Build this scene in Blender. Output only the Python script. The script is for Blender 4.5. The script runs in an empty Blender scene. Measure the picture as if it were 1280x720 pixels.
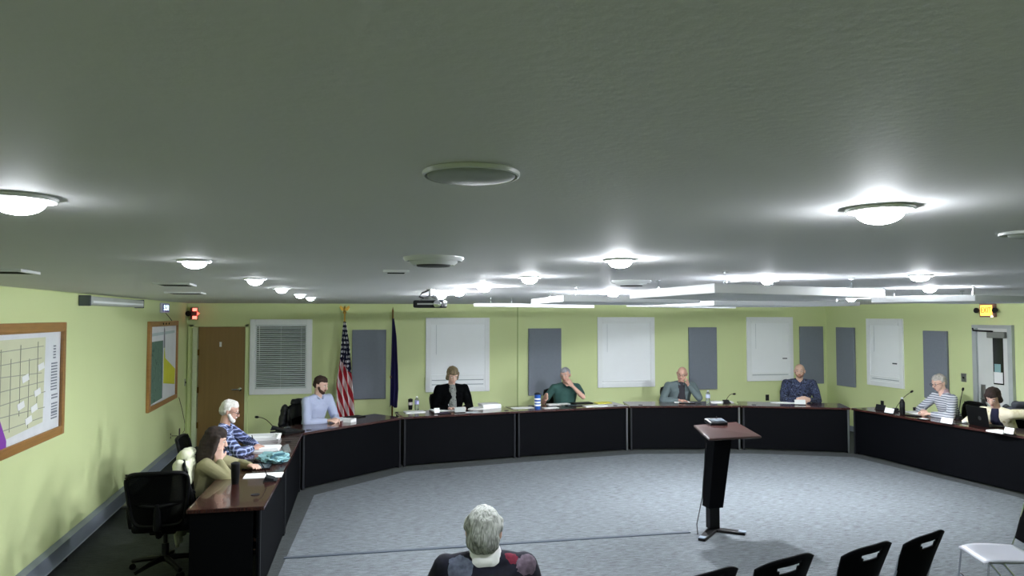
import bpy, bmesh, math, random
from mathutils import Vector, Matrix, Euler, noise
random.seed(7)
PI = math.pi
S = bpy.context.scene
COL = S.collection

# ------------------------------------------------------------------ camera
F, YAW, PIT, HC = 880.0, .187, .04, 2.15
D, H, TZ = 12.5, 2.365, .71
cam = bpy.data.objects.new('camera', bpy.data.cameras.new('camera'))
COL.objects.link(cam)
cam.location = (0, 0, HC)
cam.rotation_euler = (PI/2 + PIT, 0, -YAW)
cam.data.sensor_width = 36
cam.data.lens = F/1280*36
cam.data.clip_start = .02
S.camera = cam
# ------------------------------------------------------------------ world, exposure, lamps' strength
w = bpy.data.worlds.new('world'); S.world = w; w.use_nodes = True
w.node_tree.nodes['Background'].inputs[0].default_value = (.05, .06, .08, 1)
w.node_tree.nodes['Background'].inputs[1].default_value = .3
S.view_settings.view_transform = 'Standard'
S.view_settings.look = 'None'
S.view_settings.gamma = 1
S.view_settings.use_curve_mapping = False
S.view_settings.exposure = 2.45
LAMP = 130.0
S.cycles.max_bounces = 8
S.cycles.diffuse_bounces = 5
S.cycles.sample_clamp_indirect = 8
S.cycles.use_denoising = True


# ------------------------------------------------------------------ finding a place in the room from a bearing
def ray(px, py):
    x = (px-640)/F; z = -(py-360)/F
    c, s = math.cos(PIT), math.sin(PIT)
    v = (x, c - z*s, s + z*c)
    c, s = math.cos(YAW), math.sin(YAW)
    return Vector((v[0]*c+v[1]*s, -v[0]*s+v[1]*c, v[2]))


def at(px, py, z):
    r = ray(px, py); t = (z-HC)/r.z
    return Vector((0, 0, HC)) + r*t


def on_line(px, py, a, b):
    """point on the vertical plane through plan points a, b"""
    r = ray(px, py); dx, dy = b[0]-a[0], b[1]-a[1]
    det = -r.x*dy + dx*r.y
    t = (-a[0]*dy + dx*a[1])/det
    return Vector((0, 0, HC)) + r*t


CL, CR = (-3.12, 12.5), (8.66, 12.5)
LW = ((-2.41, 2.1), CL)
RW = ((9.0, 8.0), CR)
BW = (CL, CR)
def ext(w_, y):
    (x0, y0), (x1, y1) = w_
    return (x0+(x1-x0)*(y-y0)/(y1-y0), y)
SL, SR = ext(LW, -1.2), ext(RW, -1.2)
WALL = {'left': (LW, PI/2+math.atan(.71/10.4)), 'back': (BW, 0.0), 'right': (RW, -PI/2+math.atan(.34/4.5))}


# ------------------------------------------------------------------ materials
def lin(c):
    if isinstance(c, str):
        c = [int(c[i:i+2], 16)/255 for i in (0, 2, 4)]
    return tuple(v/12.92 if v <= .04045 else ((v+.055)/1.055)**2.4 for v in c) + (1,)

MATS = {}
def mat(name, col, rough=.6, metal=0, var=.12, vscale=6, bump=0, bscale=60, emit=0, emcol=None, alpha=1, trans=0, coat=0, spec=.5):
    if name in MATS: return MATS[name]
    m = bpy.data.materials.new(name); m.use_nodes = True
    nt = m.node_tree; b = nt.nodes['Principled BSDF']
    c = lin(col)
    tc = nt.nodes.new('ShaderNodeTexCoord')
    nz = nt.nodes.new('ShaderNodeTexNoise'); nz.inputs['Scale'].default_value = vscale; nz.inputs['Detail'].default_value = 4
    nt.links.new(tc.outputs['Object'], nz.inputs['Vector'])
    mx = nt.nodes.new('ShaderNodeMix'); mx.data_type = 'RGBA'
    mx.inputs[6].default_value = tuple(max(0, v*(1-var)) for v in c[:3])+(1,)
    mx.inputs[7].default_value = tuple(min(1, v*(1+var)) for v in c[:3])+(1,)
    nt.links.new(nz.outputs['Fac'], mx.inputs[0])
    nt.links.new(mx.outputs[2], b.inputs['Base Color'])
    b.inputs['Roughness'].default_value = rough
    b.inputs['Metallic'].default_value = metal
    b.inputs['Alpha'].default_value = alpha
    b.inputs['Specular IOR Level'].default_value = spec
    b.inputs['Transmission Weight'].default_value = trans
    b.inputs['Coat Weight'].default_value = coat
    if emit:
        b.inputs['Emission Color'].default_value = lin(emcol or col)
        b.inputs['Emission Strength'].default_value = emit
    if bump:
        n2 = nt.nodes.new('ShaderNodeTexNoise'); n2.inputs['Scale'].default_value = bscale; n2.inputs['Detail'].default_value = 3
        nt.links.new(tc.outputs['Object'], n2.inputs['Vector'])
        bp = nt.nodes.new('ShaderNodeBump'); bp.inputs['Strength'].default_value = bump; bp.inputs['Distance'].default_value = .01
        nt.links.new(n2.outputs['Fac'], bp.inputs['Height']); nt.links.new(bp.outputs[0], b.inputs['Normal'])
    MATS[name] = m
    return m


def nodes(m):
    nt = m.node_tree
    return nt, nt.nodes['Principled BSDF'], nt.nodes.new('ShaderNodeTexCoord')


def mth(nt, op, a, b=None, c=None):
    n = nt.nodes.new('ShaderNodeMath'); n.operation = op
    for i, v in enumerate((a, b, c)):
        if v is None: continue
        if isinstance(v, (int, float)): n.inputs[i].default_value = v
        else: nt.links.new(v, n.inputs[i])
    return n.outputs[0]


def mixc(nt, f, a, b):
    n = nt.nodes.new('ShaderNodeMix'); n.data_type = 'RGBA'
    for k, v in ((6, a), (7, b)):
        if isinstance(v, tuple): n.inputs[k].default_value = v
        else: nt.links.new(v, n.inputs[k])
    if isinstance(f, (int, float)): n.inputs[0].default_value = f
    else: nt.links.new(f, n.inputs[0])
    return n.outputs[2]


def base_mat(name, rough):
    m = bpy.data.materials.new(name); m.use_nodes = True
    m.node_tree.nodes['Principled BSDF'].inputs['Roughness'].default_value = rough
    MATS[name] = m
    return m


def carpet_mat(name, c0, c1, tile=.61):
    m = base_mat(name, .95); nt, b, tc = nodes(m)
    def streak(rot):
        mp = nt.nodes.new('ShaderNodeMapping'); mp.inputs['Rotation'].default_value = (0, 0, rot); mp.inputs['Scale'].default_value = (9, 60, 1)
        nt.links.new(tc.outputs['Object'], mp.inputs[0])
        nz = nt.nodes.new('ShaderNodeTexNoise'); nz.inputs['Scale'].default_value = 1; nz.inputs['Detail'].default_value = 5; nz.inputs['Roughness'].default_value = .75
        nt.links.new(mp.outputs[0], nz.inputs['Vector'])
        return nz.outputs['Fac']
    ck = nt.nodes.new('ShaderNodeTexChecker'); ck.inputs['Scale'].default_value = 1/tile
    nt.links.new(tc.outputs['Object'], ck.inputs[0])
    mx = nt.nodes.new('ShaderNodeMix'); mx.data_type = 'FLOAT'
    nt.links.new(ck.outputs['Fac'], mx.inputs[0]); nt.links.new(streak(.1), mx.inputs[2]); nt.links.new(streak(1.67), mx.inputs[3])
    rp = nt.nodes.new('ShaderNodeMapRange'); rp.inputs[1].default_value = .34; rp.inputs[2].default_value = .66
    nt.links.new(mx.outputs[0], rp.inputs[0])
    nt.links.new(mixc(nt, rp.outputs[0], lin(c0), lin(c1)), b.inputs['Base Color'])
    bp = nt.nodes.new('ShaderNodeBump'); bp.inputs['Strength'].default_value = .5; bp.inputs['Distance'].default_value = .01
    nt.links.new(rp.outputs[0], bp.inputs['Height']); nt.links.new(bp.outputs[0], b.inputs['Normal'])
    return m


def wood_mat(name, c0, c1, rough=.35, scale=(3, 40, 3), coat=.3, axis_rot=0):
    m = base_mat(name, rough); nt, b, tc = nodes(m)
    mp = nt.nodes.new('ShaderNodeMapping'); mp.inputs['Scale'].default_value = scale; mp.inputs['Rotation'].default_value = (0, 0, axis_rot)
    nt.links.new(tc.outputs['Object'], mp.inputs[0])
    nz = nt.nodes.new('ShaderNodeTexNoise'); nz.inputs['Scale'].default_value = 1; nz.inputs['Detail'].default_value = 6
    nt.links.new(mp.outputs[0], nz.inputs['Vector'])
    nt.links.new(mixc(nt, nz.outputs['Fac'], lin(c0), lin(c1)), b.inputs['Base Color'])
    b.inputs['Coat Weight'].default_value = coat
    return m


def plaid_mat(name, base, dark, light, per=.05):
    m = base_mat(name, .85); nt, b, tc = nodes(m)
    sp = nt.nodes.new('ShaderNodeSeparateXYZ'); nt.links.new(tc.outputs['Object'], sp.inputs[0])
    k = 2*PI/per
    nz = nt.nodes.new('ShaderNodeTexNoise'); nz.inputs['Scale'].default_value = 5
    nt.links.new(tc.outputs['Object'], nz.inputs[0])
    wob = mth(nt, 'MULTIPLY', nz.outputs['Fac'], .025)
    a = mth(nt, 'SINE', mth(nt, 'MULTIPLY', mth(nt, 'ADD', mth(nt, 'ADD', sp.outputs[0], sp.outputs[1]), wob), k))
    c = mth(nt, 'SINE', mth(nt, 'MULTIPLY', mth(nt, 'ADD', sp.outputs[2], wob), k))
    fa = mth(nt, 'GREATER_THAN', a, .1); fc = mth(nt, 'GREATER_THAN', c, .1)
    col = mixc(nt, mth(nt, 'MULTIPLY', fa, .75), lin(base), lin(dark))
    col = mixc(nt, mth(nt, 'MULTIPLY', fc, .75), col, lin(dark))
    thin = mth(nt, 'MAXIMUM', mth(nt, 'GREATER_THAN', mth(nt, 'MULTIPLY', a, -1), .93), mth(nt, 'GREATER_THAN', mth(nt, 'MULTIPLY', c, -1), .93))
    col = mixc(nt, thin, col, lin(light))
    nt.links.new(col, b.inputs['Base Color'])
    return m


def band_mat(name, c0, c1, per, axis=2, duty=0., rough=.85, wobble=.02):
    m = base_mat(name, rough); nt, b, tc = nodes(m)
    sp = nt.nodes.new('ShaderNodeSeparateXYZ'); nt.links.new(tc.outputs['Object'], sp.inputs[0])
    nz = nt.nodes.new('ShaderNodeTexNoise'); nz.inputs['Scale'].default_value = 6
    nt.links.new(tc.outputs['Object'], nz.inputs[0])
    v = mth(nt, 'ADD', sp.outputs[axis], mth(nt, 'MULTIPLY', nz.outputs['Fac'], wobble))
    f = mth(nt, 'GREATER_THAN', mth(nt, 'SINE', mth(nt, 'MULTIPLY', v, 2*PI/per)), duty)
    nt.links.new(mixc(nt, f, lin(c0), lin(c1)), b.inputs['Base Color'])
    return m


def blotch_mat(name, cols, scale=14, rough=.9, vor=True, stretch=(1, 1, 1)):
    m = base_mat(name, rough); nt, b, tc = nodes(m)
    mp = nt.nodes.new('ShaderNodeMapping'); mp.inputs['Scale'].default_value = stretch
    nt.links.new(tc.outputs['Object'], mp.inputs[0])
    nz = nt.nodes.new('ShaderNodeTexNoise'); nz.inputs['Scale'].default_value = scale; nz.inputs['Detail'].default_value = 3; nz.inputs['Distortion'].default_value = 1.2
    nt.links.new(mp.outputs[0], nz.inputs['Vector'])
    cr = nt.nodes.new('ShaderNodeValToRGB'); cr.color_ramp.interpolation = 'CONSTANT' if vor else 'LINEAR'
    n = len(cols)
    while len(cr.color_ramp.elements) < n: cr.color_ramp.elements.new(.5)
    for i, c in enumerate(cols):
        cr.color_ramp.elements[i].position = 0 if i == 0 else .38 + .27*(i-1)/max(1, n-2+1e-6) if n > 2 else .5
        cr.color_ramp.elements[i].color = lin(c)
    nt.links.new(nz.outputs['Fac'], cr.inputs[0]); nt.links.new(cr.outputs[0], b.inputs['Base Color'])
    return m


M = dict(
    wall=mat('wall_paint', 'D4E0A6', .75, var=.02, vscale=.8, bump=.03),
    ceil=mat('ceiling_paint', 'E0E1E1', .7, var=.03, vscale=1.5, bump=.05, bscale=80),
    white=mat('white_paint', 'F0F4F5', .45, var=.02),
    white_metal=mat('white_metal', 'E8EAEA', .35, var=.02),
    doorwhite=mat('pale_door_paint', 'D5D9D6', .5, var=.03),
    shade=mat('white_shade_fabric', 'F6FAFC', .8, var=.02),
    blind=mat('grey_blind_slat', 'CDD6D6', .5, var=.05),
    glass_dark=mat('night_glass', '11161A', .08, var=.02),
    panelgrey=mat('grey_acoustic_fabric', '7E8590', .95, var=.06, vscale=30, bump=.2, bscale=300),
    heater=mat('grey_heater_enamel', '7F8893', .5, var=.04),
    oak=wood_mat('golden_oak', '8A6334', 'B8874C', .4, (4, 4, 40)),
    doorwood=wood_mat('brown_door_veneer', '7C6238', '8F7344', .4, (25, 2, 1.2), .1),
    top=wood_mat('mahogany_laminate', '2A1614', '44241F', .22, (3, 30, 3), .5),
    black=mat('black_laminate', '020306', .7, var=.1, spec=.08),
    plast=mat('black_plastic', '07080A', .5, var=.1, spec=.2),
    plast2=mat('charcoal_plastic', '16181C', .5, var=.1, spec=.3),
    tabgrey=mat('grey_screen', '4F5860', .25, var=.05),
    chrome=mat('chrome', 'C9CDD2', .15, 1, var=.02),
    steel=mat('brushed_steel', 'A6A9AB', .3, 1, var=.05),
    gold=mat('gold_finish', 'C9A24A', .3, 1, var=.05),
    brass=mat('dark_brass', '6B5225', .4, 1, var=.05),
    paper=mat('white_paper', 'EFF1F0', .8, var=.02),
    yellow=mat('yellow_folder', 'E4DE5E', .7, var=.03),
    purple=mat('purple_cover', '3A2A4E', .6, var=.05),
    blue=mat('blue_can', '2456A8', .3, var=.1),
    teal=mat('teal_cloth', '7FA9AE', .9, var=.2, vscale=20, bump=.5, bscale=40),
    tealdark=mat('dark_teal_trim', '2E5560', .9, var=.1),
    cream=mat('cream_fleece', 'D9DCC0', .95, var=.08, vscale=10, bump=.6, bscale=50),
    clear=mat('clear_acrylic', 'DDE6E4', .05, trans=.9, var=0),
    mesh=mat('black_chair_mesh', '050607', .8, alpha=.86, spec=.1, var=.1),
    cable=mat('dark_cable', '1B1D20', .6),
    wcable=mat('pale_cable', 'B8C0B0', .6),
    cover=mat('slate_cable_cover', '3C4650', .8, var=.1, vscale=20),
    lamp=mat('lamp_glow', 'FFFFFF', .5, emit=LAMP, emcol='F4F8FF', var=0),
    lampoff=mat('unlit_diffuser', '9DA49A', .5, var=.02),
    ring=mat('white_trim_ring', 'D8DCDC', .3, var=.02),
    vent=mat('dark_vent', '2A2E2D', .7),
    darkgreen=mat('ceiling_grey_bar', '8B908E', .6),
    seatgrey=mat('pale_grey_seat', 'B9BCC6', .35, var=.04),
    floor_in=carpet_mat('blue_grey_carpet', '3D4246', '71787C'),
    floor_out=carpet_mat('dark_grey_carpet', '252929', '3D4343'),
)


# ------------------------------------------------------------------ mesh helpers
class MB:
    def __init__(s): s.b = bmesh.new()
    def _tr(s, vs, loc, rot):
        if rot: bmesh.ops.rotate(s.b, verts=vs, cent=(0, 0, 0), matrix=Euler(rot).to_matrix())
        bmesh.ops.translate(s.b, verts=vs, vec=loc)
    def box(s, c, d, rot=None, bev=0, seg=2):
        r = bmesh.ops.create_cube(s.b, size=1); vs = r['verts']
        bmesh.ops.scale(s.b, verts=vs, vec=d)
        if bev:
            es = list({e for v in vs for e in v.link_edges})
            r2 = bmesh.ops.bevel(s.b, geom=es, offset=bev, segments=seg, affect='EDGES', profile=.5)
            vs = list({v for f in r2['faces'] for v in f.verts} | {v for v in vs if v.is_valid})
        s._tr(vs, c, rot); return s
    def cyl(s, c, r, h, rot=None, n=20, r2=None, bev=0):
        q = bmesh.ops.create_cone(s.b, cap_ends=True, segments=n, radius1=r, radius2=r if r2 is None else r2, depth=h)
        vs = q['verts']; s._tr(vs, c, rot); return s
    def ell(s, c, r, rot=None, n=16):
        q = bmesh.ops.create_uvsphere(s.b, u_segments=n, v_segments=max(6, n//2), radius=1)
        bmesh.ops.scale(s.b, verts=q['verts'], vec=r if not isinstance(r, (int, float)) else (r, r, r))
        s._tr(q['verts'], c, rot); return s
    def lathe(s, prof, c=(0, 0, 0), n=28, rot=None):
        rings = []
        for (r, z) in prof:
            rings.append([s.b.verts.new((max(r, 1e-4)*math.cos(2*PI*i/n), max(r, 1e-4)*math.sin(2*PI*i/n), z)) for i in range(n)])
        for a, b_ in zip(rings, rings[1:]):
            for i in range(n): s.b.faces.new((a[i], a[(i+1) % n], b_[(i+1) % n], b_[i]))
        s.b.faces.new(rings[0][::-1]); s.b.faces.new(rings[-1])
        s._tr([v for r_ in rings for v in r_], c, rot); return s
    def tube(s, pts, r, n=8, closed=False):
        pts = [Vector(p) for p in pts]; rings = []
        m = len(pts)
        for i, p in enumerate(pts):
            if closed: t = pts[(i+1) % m]-pts[i-1]
            else: t = pts[min(i+1, m-1)]-pts[max(i-1, 0)]
            t.normalize()
            u = t.cross(Vector((0, 0, 1)) if abs(t.z) < .9 else Vector((1, 0, 0))).normalized(); v = t.cross(u)
            rr = r[i] if isinstance(r, (list, tuple)) else r
            rings.append([s.b.verts.new(p+rr*(math.cos(2*PI*k/n)*u+math.sin(2*PI*k/n)*v)) for k in range(n)])
        for i in range(m if closed else m-1):
            a, b_ = rings[i], rings[(i+1) % m]
            for k in range(n): s.b.faces.new((a[k], a[(k+1) % n], b_[(k+1) % n], b_[k]))
        if not closed: s.b.faces.new(rings[0][::-1]); s.b.faces.new(rings[-1])
        return s
    def prism(s, pts, z0, z1):
        a = [s.b.verts.new((p[0], p[1], z0)) for p in pts]; b_ = [s.b.verts.new((p[0], p[1], z1)) for p in pts]
        n = len(pts)
        s.b.faces.new(a[::-1]); s.b.faces.new(b_)
        for i in range(n): s.b.faces.new((a[i], a[(i+1) % n], b_[(i+1) % n], b_[i]))
        return s
    def xform(s, mtx): bmesh.ops.transform(s.b, matrix=mtx, verts=s.b.verts[:]); return s
    def build(s, name, m, parent=None, smooth=False, bev=0):
        bmesh.ops.recalc_face_normals(s.b, faces=s.b.faces[:])
        me = bpy.data.meshes.new(name); s.b.to_mesh(me); s.b.free()
        me.materials.append(m)
        if smooth:
            for p in me.polygons: p.use_smooth = True
            me.set_sharp_from_angle(angle=math.radians(40))
        o = bpy.data.objects.new(name, me); COL.objects.link(o)
        if parent: o.parent = parent
        if bev:
            md = o.modifiers.new('bevel', 'BEVEL'); md.width = bev; md.segments = 2; md.limit_method = 'ANGLE'
        return o


def tag(o, label=None, cat=None, group=None, kind=None):
    if label: o['label'] = label
    if cat: o['category'] = cat
    if group: o['group'] = group
    if kind: o['kind'] = kind
    return o


def thing(name, label, cat, loc=(0, 0, 0), rz=0, group=None, kind=None, scale=1):
    o = bpy.data.objects.new(name, None); COL.objects.link(o)
    o.location = loc; o.rotation_euler = (0, 0, rz); o.scale = (scale,)*3
    o.empty_display_size = .1
    return tag(o, label, cat, group, kind)


def copy_tree(o, parent=None):
    c = o.copy(); COL.objects.link(c); c.parent = parent
    for ch in list(o.children): copy_tree(ch, c)
    return c


def text_part(name, txt, size, m, parent, loc, rot, extrude=.001, sx=1):
    cu = bpy.data.curves.new('t', 'FONT'); cu.body = txt; cu.size = size; cu.extrude = extrude
    cu.align_x = 'CENTER'; cu.align_y = 'CENTER'
    t = bpy.data.objects.new('t', cu); COL.objects.link(t)
    bpy.context.view_layer.update()
    me = bpy.data.meshes.new_from_object(t.evaluated_get(bpy.context.evaluated_depsgraph_get()))
    bpy.data.objects.remove(t); bpy.data.curves.remove(cu)
    me.materials.clear(); me.materials.append(m)
    o = bpy.data.objects.new(name, me); COL.objects.link(o); o.parent = parent
    o.location = loc; o.rotation_euler = rot; o.scale = (sx, 1, 1)
    return o


# ------------------------------------------------------------------ the room
def struct(name, mb, m, **k): return tag(mb.build(name, m, **k), kind='structure', label=None)

def wall_slab(name, a, b_, z0, z1, out, t=.12):
    a, b_ = Vector(a), Vector(b_); o = Vector(out).normalized()*t
    return struct(name, MB().prism([a, b_, b_+o, a+o], z0, z1), M['wall'])

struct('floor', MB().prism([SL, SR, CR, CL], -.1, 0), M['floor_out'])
struct('ceiling', MB().prism([(SL[0]-.15, SL[1]-.15), (SR[0]+.15, SR[1]-.15), (CR[0]+.15, CR[1]+.15), (CL[0]-.15, CL[1]+.15)], H, H+.1), M['ceil'])
wall_slab('wall_back', CL, CR, -.1, H, (0, 1))
wall_slab('wall_left', SL, CL, -.1, H, (-1, 0))
wall_slab('wall_right', SR, CR, -.1, H, (1, 0))
wall_slab('wall_front', SL, SR, -.1, H, (0, -1))

# council tables: front line joints (in plan), measured at table-top height
J = [at(379, 541, TZ), at(504, 521.5, TZ), at(647, 514, TZ), at(787, 507.5, TZ), at(927, 507, TZ), at(1063.6, 510, TZ)]
JR = at(1283, 546, TZ)
JL0, JL1 = at(330, 633, TZ), at(361, 577, TZ)
J = [Vector((v.x, v.y)) for v in J]; JR = Vector((JR.x, JR.y)); JL0 = Vector((JL0.x, JL0.y)); JL1 = Vector((JL1.x, JL1.y))

# the pale inner carpet, edged a little way in front of the tables
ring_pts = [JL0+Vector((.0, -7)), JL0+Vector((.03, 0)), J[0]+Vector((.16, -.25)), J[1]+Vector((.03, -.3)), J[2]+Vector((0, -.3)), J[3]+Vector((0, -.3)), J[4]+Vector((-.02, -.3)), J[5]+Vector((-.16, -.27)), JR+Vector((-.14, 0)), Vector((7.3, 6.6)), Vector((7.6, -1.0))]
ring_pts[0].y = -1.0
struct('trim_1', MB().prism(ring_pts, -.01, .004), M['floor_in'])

# back wall seam strip
p = on_line(647, 440, *BW); struct('trim_2', MB().box((p.x, D-.004, H/2), (.012, .008, H)), mat('seam_strip', '8FA860', .7))
for nm, a, b_ in (('baseboard_back', Vector(CL)+Vector((1.15, 0)), Vector(CR)), ('baseboard_right', Vector(CR)-Vector((0, .02)), Vector(ext(RW, 8.8)))):
    d = (b_-a); L = d.length; n = Vector((d.y, -d.x))/L*.012
    struct(nm, MB().prism([a, b_, b_+n, a+n], 0, .1), M['heater'])

# baseboard heater along the left wall
WL = WALL['left']; ang = WL[1]
def wall_dir(k): return Vector((math.cos(WALL[k][1]), math.sin(WALL[k][1]), 0))
a = Vector(ext(LW, 2.0)).to_3d()
t = thing('baseboard_heater', 'long grey metal baseboard heater running along the foot of the left wall', 'heater', a, ang)
L = 10.0
MB().prism([(0, -.075), (L, -.075), (L, -.002), (0, -.002)], .05, .06).build('bottom_pan', M['heater'], t)
MB().box((L/2, -.07, .125), (L, .008, .14)).box((L/2, -.04, .195), (L, .066, .008), rot=(.12, 0, 0)).build('cover', M['heater'], t)
MB().box((L/2, -.074, .056), (L, .012, .008)).build('bottom_lip', mat('pale_lip', 'A5ADB4', .4), t)
for k in range(5): MB().box((.3+k*2.3, -.045, .025), (.03, .05, .05)).build('foot', M['vent'], t)


# ---- things on walls: returns plan centre, z range, width
def wrect(k, x0, yt0, x1, yt1, yb0, yb1):
    W_ = WALL[k][0]
    a = on_line(x0, yt0, *W_); b_ = on_line(x1, yt1, *W_); c = on_line(x0, yb0, *W_); d = on_line(x1, yb1, *W_)
    return (a.x+b_.x)/2, (a.y+b_.y)/2, (c.z+d.z)/2, (a.z+b_.z)/2, math.hypot(a.x-b_.x, a.y-b_.y), WALL[k][1]


def frame_mb(w_, z0, z1, t_, y0, y1):
    return (MB().box((-w_/2+t_/2, (y0+y1)/2, (z0+z1)/2), (t_, y1-y0, z1-z0)).box((w_/2-t_/2, (y0+y1)/2, (z0+z1)/2), (t_, y1-y0, z1-z0))
            .box((0, (y0+y1)/2, z1-t_/2), (w_-2*t_, y1-y0, t_)).box((0, (y0+y1)/2, z0+t_/2), (w_-2*t_, y1-y0, t_)))


def window(n, k, rect, kind):
    x, y, z0, z1, w_, rz = wrect(k, *rect)
    t = thing('window_%d' % n, None, None, (x, y, z0), rz, kind='structure')
    h = z1-z0; f = .085
    frame_mb(w_, 0, h, f, -.035, -.001).build('casing', M['white'], t, bev=.006)
    frame_mb(w_-2*f+.01, f-.005, h-f+.005, .03, -.02, -.002).build('sash', M['white'], t)
    MB().box((0, -.004, h/2), (w_-2*f, .004, h-2*f)).build('pane', M['glass_dark'], t)
    iw, z0_, z1_ = w_-2*f-.02, f+.01, h-f-.005
    if kind == 'blind':
        b = MB(); nsl = 30
        for i in range(nsl):
            z = z0_+.03+(z1_-z0_-.09)*i/(nsl-1)
            b.box((0, -.024, z), (iw, .03, .003), rot=(.7, 0, 0))
        b.build('blind', M['blind'], t)
        MB().box((0, -.026, z1_-.02), (iw, .035, .035)).box((0, -.024, z0_+.012), (iw, .03, .018)).build('blind_rail', M['blind'], t)
        MB().tube([(-iw/2+.06, -.045, z1_-.03), (-iw/2+.065, -.045, z0_+.45*(z1_-z0_))], .005).build('tilt_wand', M['white'], t)
        MB().tube([(iw/2-.08, -.045, z1_-.03), (iw/2-.08, -.045, z0_+.3)], .002).tube([(0, -.043, z1_-.03), (0, -.043, z0_)], .0015).build('cord', M['shade'], t)
    else:
        drop = kind[0]; zz = z0_+drop*(z1_-z0_)
        b = MB(); npl = 46
        for i in range(npl):
            z = zz+(z1_-.03-zz)*(i+.5)/npl
            hh = (z1_-.03-zz)/npl
            b.prism([(-iw/2, -.016-.008), (iw/2, -.024), (iw/2, -.018), (-iw/2, -.018)], z-hh/2, z)
            b.prism([(-iw/2, -.022), (iw/2, -.022), (iw/2, -.018), (-iw/2, -.018)], z, z+hh/2)
        b.build('pleated_shade', M['shade'], t)
        MB().box((0, -.026, z1_-.015), (iw, .034, .03)).build('head_rail', M['white'], t)
        MB().box((0, -.026, zz-.008), (iw, .03, .02)).build('bottom_rail', M['white'], t)
        MB().tube([(-iw/2+.09, -.03, z1_-.04), (-iw/2+.09, -.03, z0_+.5*(z1_-z0_))], .0022).build('cord', mat('grey_cord_and_shadow', 'A9B3B8', .7), t)
        for q in kind[1]:
            z = z0_+q*(z1_-z0_)
            MB().box((0, -.012, z), (iw, .014, .014)).build('shadow_grey_rail', mat('grey_cord_and_shadow', 'A9B3B8', .7), t)  # grey colour on the rails paints thin shadow lines low in the window
        if drop > .02: MB().box((0, -.008, (z0_+zz)/2), (iw, .004, zz-z0_)).build('night_screen', M['shade'], t)
        if kind[2]: MB().box((iw/2-.09, -.03, z0_+.32*(z1_-z0_)), (.09, .012, .02)).build('latch', M['tabgrey'], t)
    return t

window(1, 'back', (313, 399, 390.7, 399, 493, 492.5), 'blind')
window(2, 'back', (532.2, 397.1, 611.8, 397, 490, 489), (.18, (.10, .03), 0))
window(3, 'back', (746.3, 396.3, 817.5, 396.3, 484.8, 483), (.03, (), 0))
window(4, 'back', (932.3, 396, 990, 396.5, 477.5, 474.5), (.05, (.02,), 1))
window(5, 'right', (1084, 398, 1129.5, 398.5, 481.8, 484.5), (.08, (.03,), 1))

panel_rects = [('back', (440.4, 412.2, 482.7, 412, 499, 498), 'grey fabric acoustic panel between the two flags'),
               ('back', (660, 410.5, 700.8, 410.4, 494.5, 493.3), 'grey fabric acoustic panel behind the person in the green shirt'),
               ('back', (859.8, 409.2, 894.4, 409, 487, 485.8), 'grey fabric acoustic panel behind the bald person in the grey shirt'),
               ('back', (998.3, 408, 1027, 408, 480, 479), 'grey fabric acoustic panel on the back wall next to the right corner'),
               ('right', (1047.3, 409, 1069.5, 409.5, 481.5, 483.9), 'grey fabric acoustic panel on the right wall, first past the corner'),
               ('right', (1156.3, 413.4, 1185.8, 414, 496.7, 500.5), 'grey fabric acoustic panel on the right wall behind the person in stripes')]
for k, r, lab in panel_rects:
    x, y, z0, z1, w_, rz = wrect(k, *r)
    t = thing('acoustic_panel', lab, 'wall panel', (x, y, z0), rz, 'grey acoustic panels on the walls')
    MB().box((0, -.03, (z1-z0)/2), (w_, .045, z1-z0), bev=.008).build('fabric_face', M['panelgrey'], t)
    MB().box((0, -.004, (z1-z0)/2), (w_-.03, .007, z1-z0-.03)).build('backing', M['vent'], t)

# left door (wood) in the back wall
x, y, z0, z1, w_, rz = wrect('back', 249, 409, 307, 408, 555, 555)
t = thing('door_1', None, None, (x, y, 0), 0, kind='structure')
dw, dh = w_, z1
MB().box((0, -.014, dh/2), (dw, .026, dh)).build('door_leaf', M['doorwood'], t, bev=.002)
MB().box((-dw/2-.045, -.04, dh/2), (.07, .078, dh)).build('hinge_jamb', mat('pale_green_jamb', 'C6D0AE', .5), t)
MB().box((-dw/2-.12, -.02, dh/2+.02), (.075, .038, dh+.04)).box((dw/2+.03, -.02, dh/2+.02), (.05, .038, dh+.04)).box((-.04, -.02, dh+.025), (dw+.2, .038, .045)).build('door_casing', M['wall'], t)
for zz in (.35, .93, 1.55): MB().box((-dw/2+.005, -.03, zz), (.03, .012, .1)).build('hinge', M['brass'], t)
h = thing_h = MB().lathe([(.03, 0), (.03, .012), (.012, .016), (.012, .05)], (dw/2-.07, -.027, .93), rot=(PI/2, 0, 0)).tube([(dw/2-.07, -.075, .93), (dw/2-.12, -.078, .93), (dw/2-.19, -.072, .925)], .011).build('door_handle', M['chrome'], t, smooth=True)
MB().box((-.02, -.03, 1.68), (.035, .004, .08)).build('door_number_plate', M['paper'], t)

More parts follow.
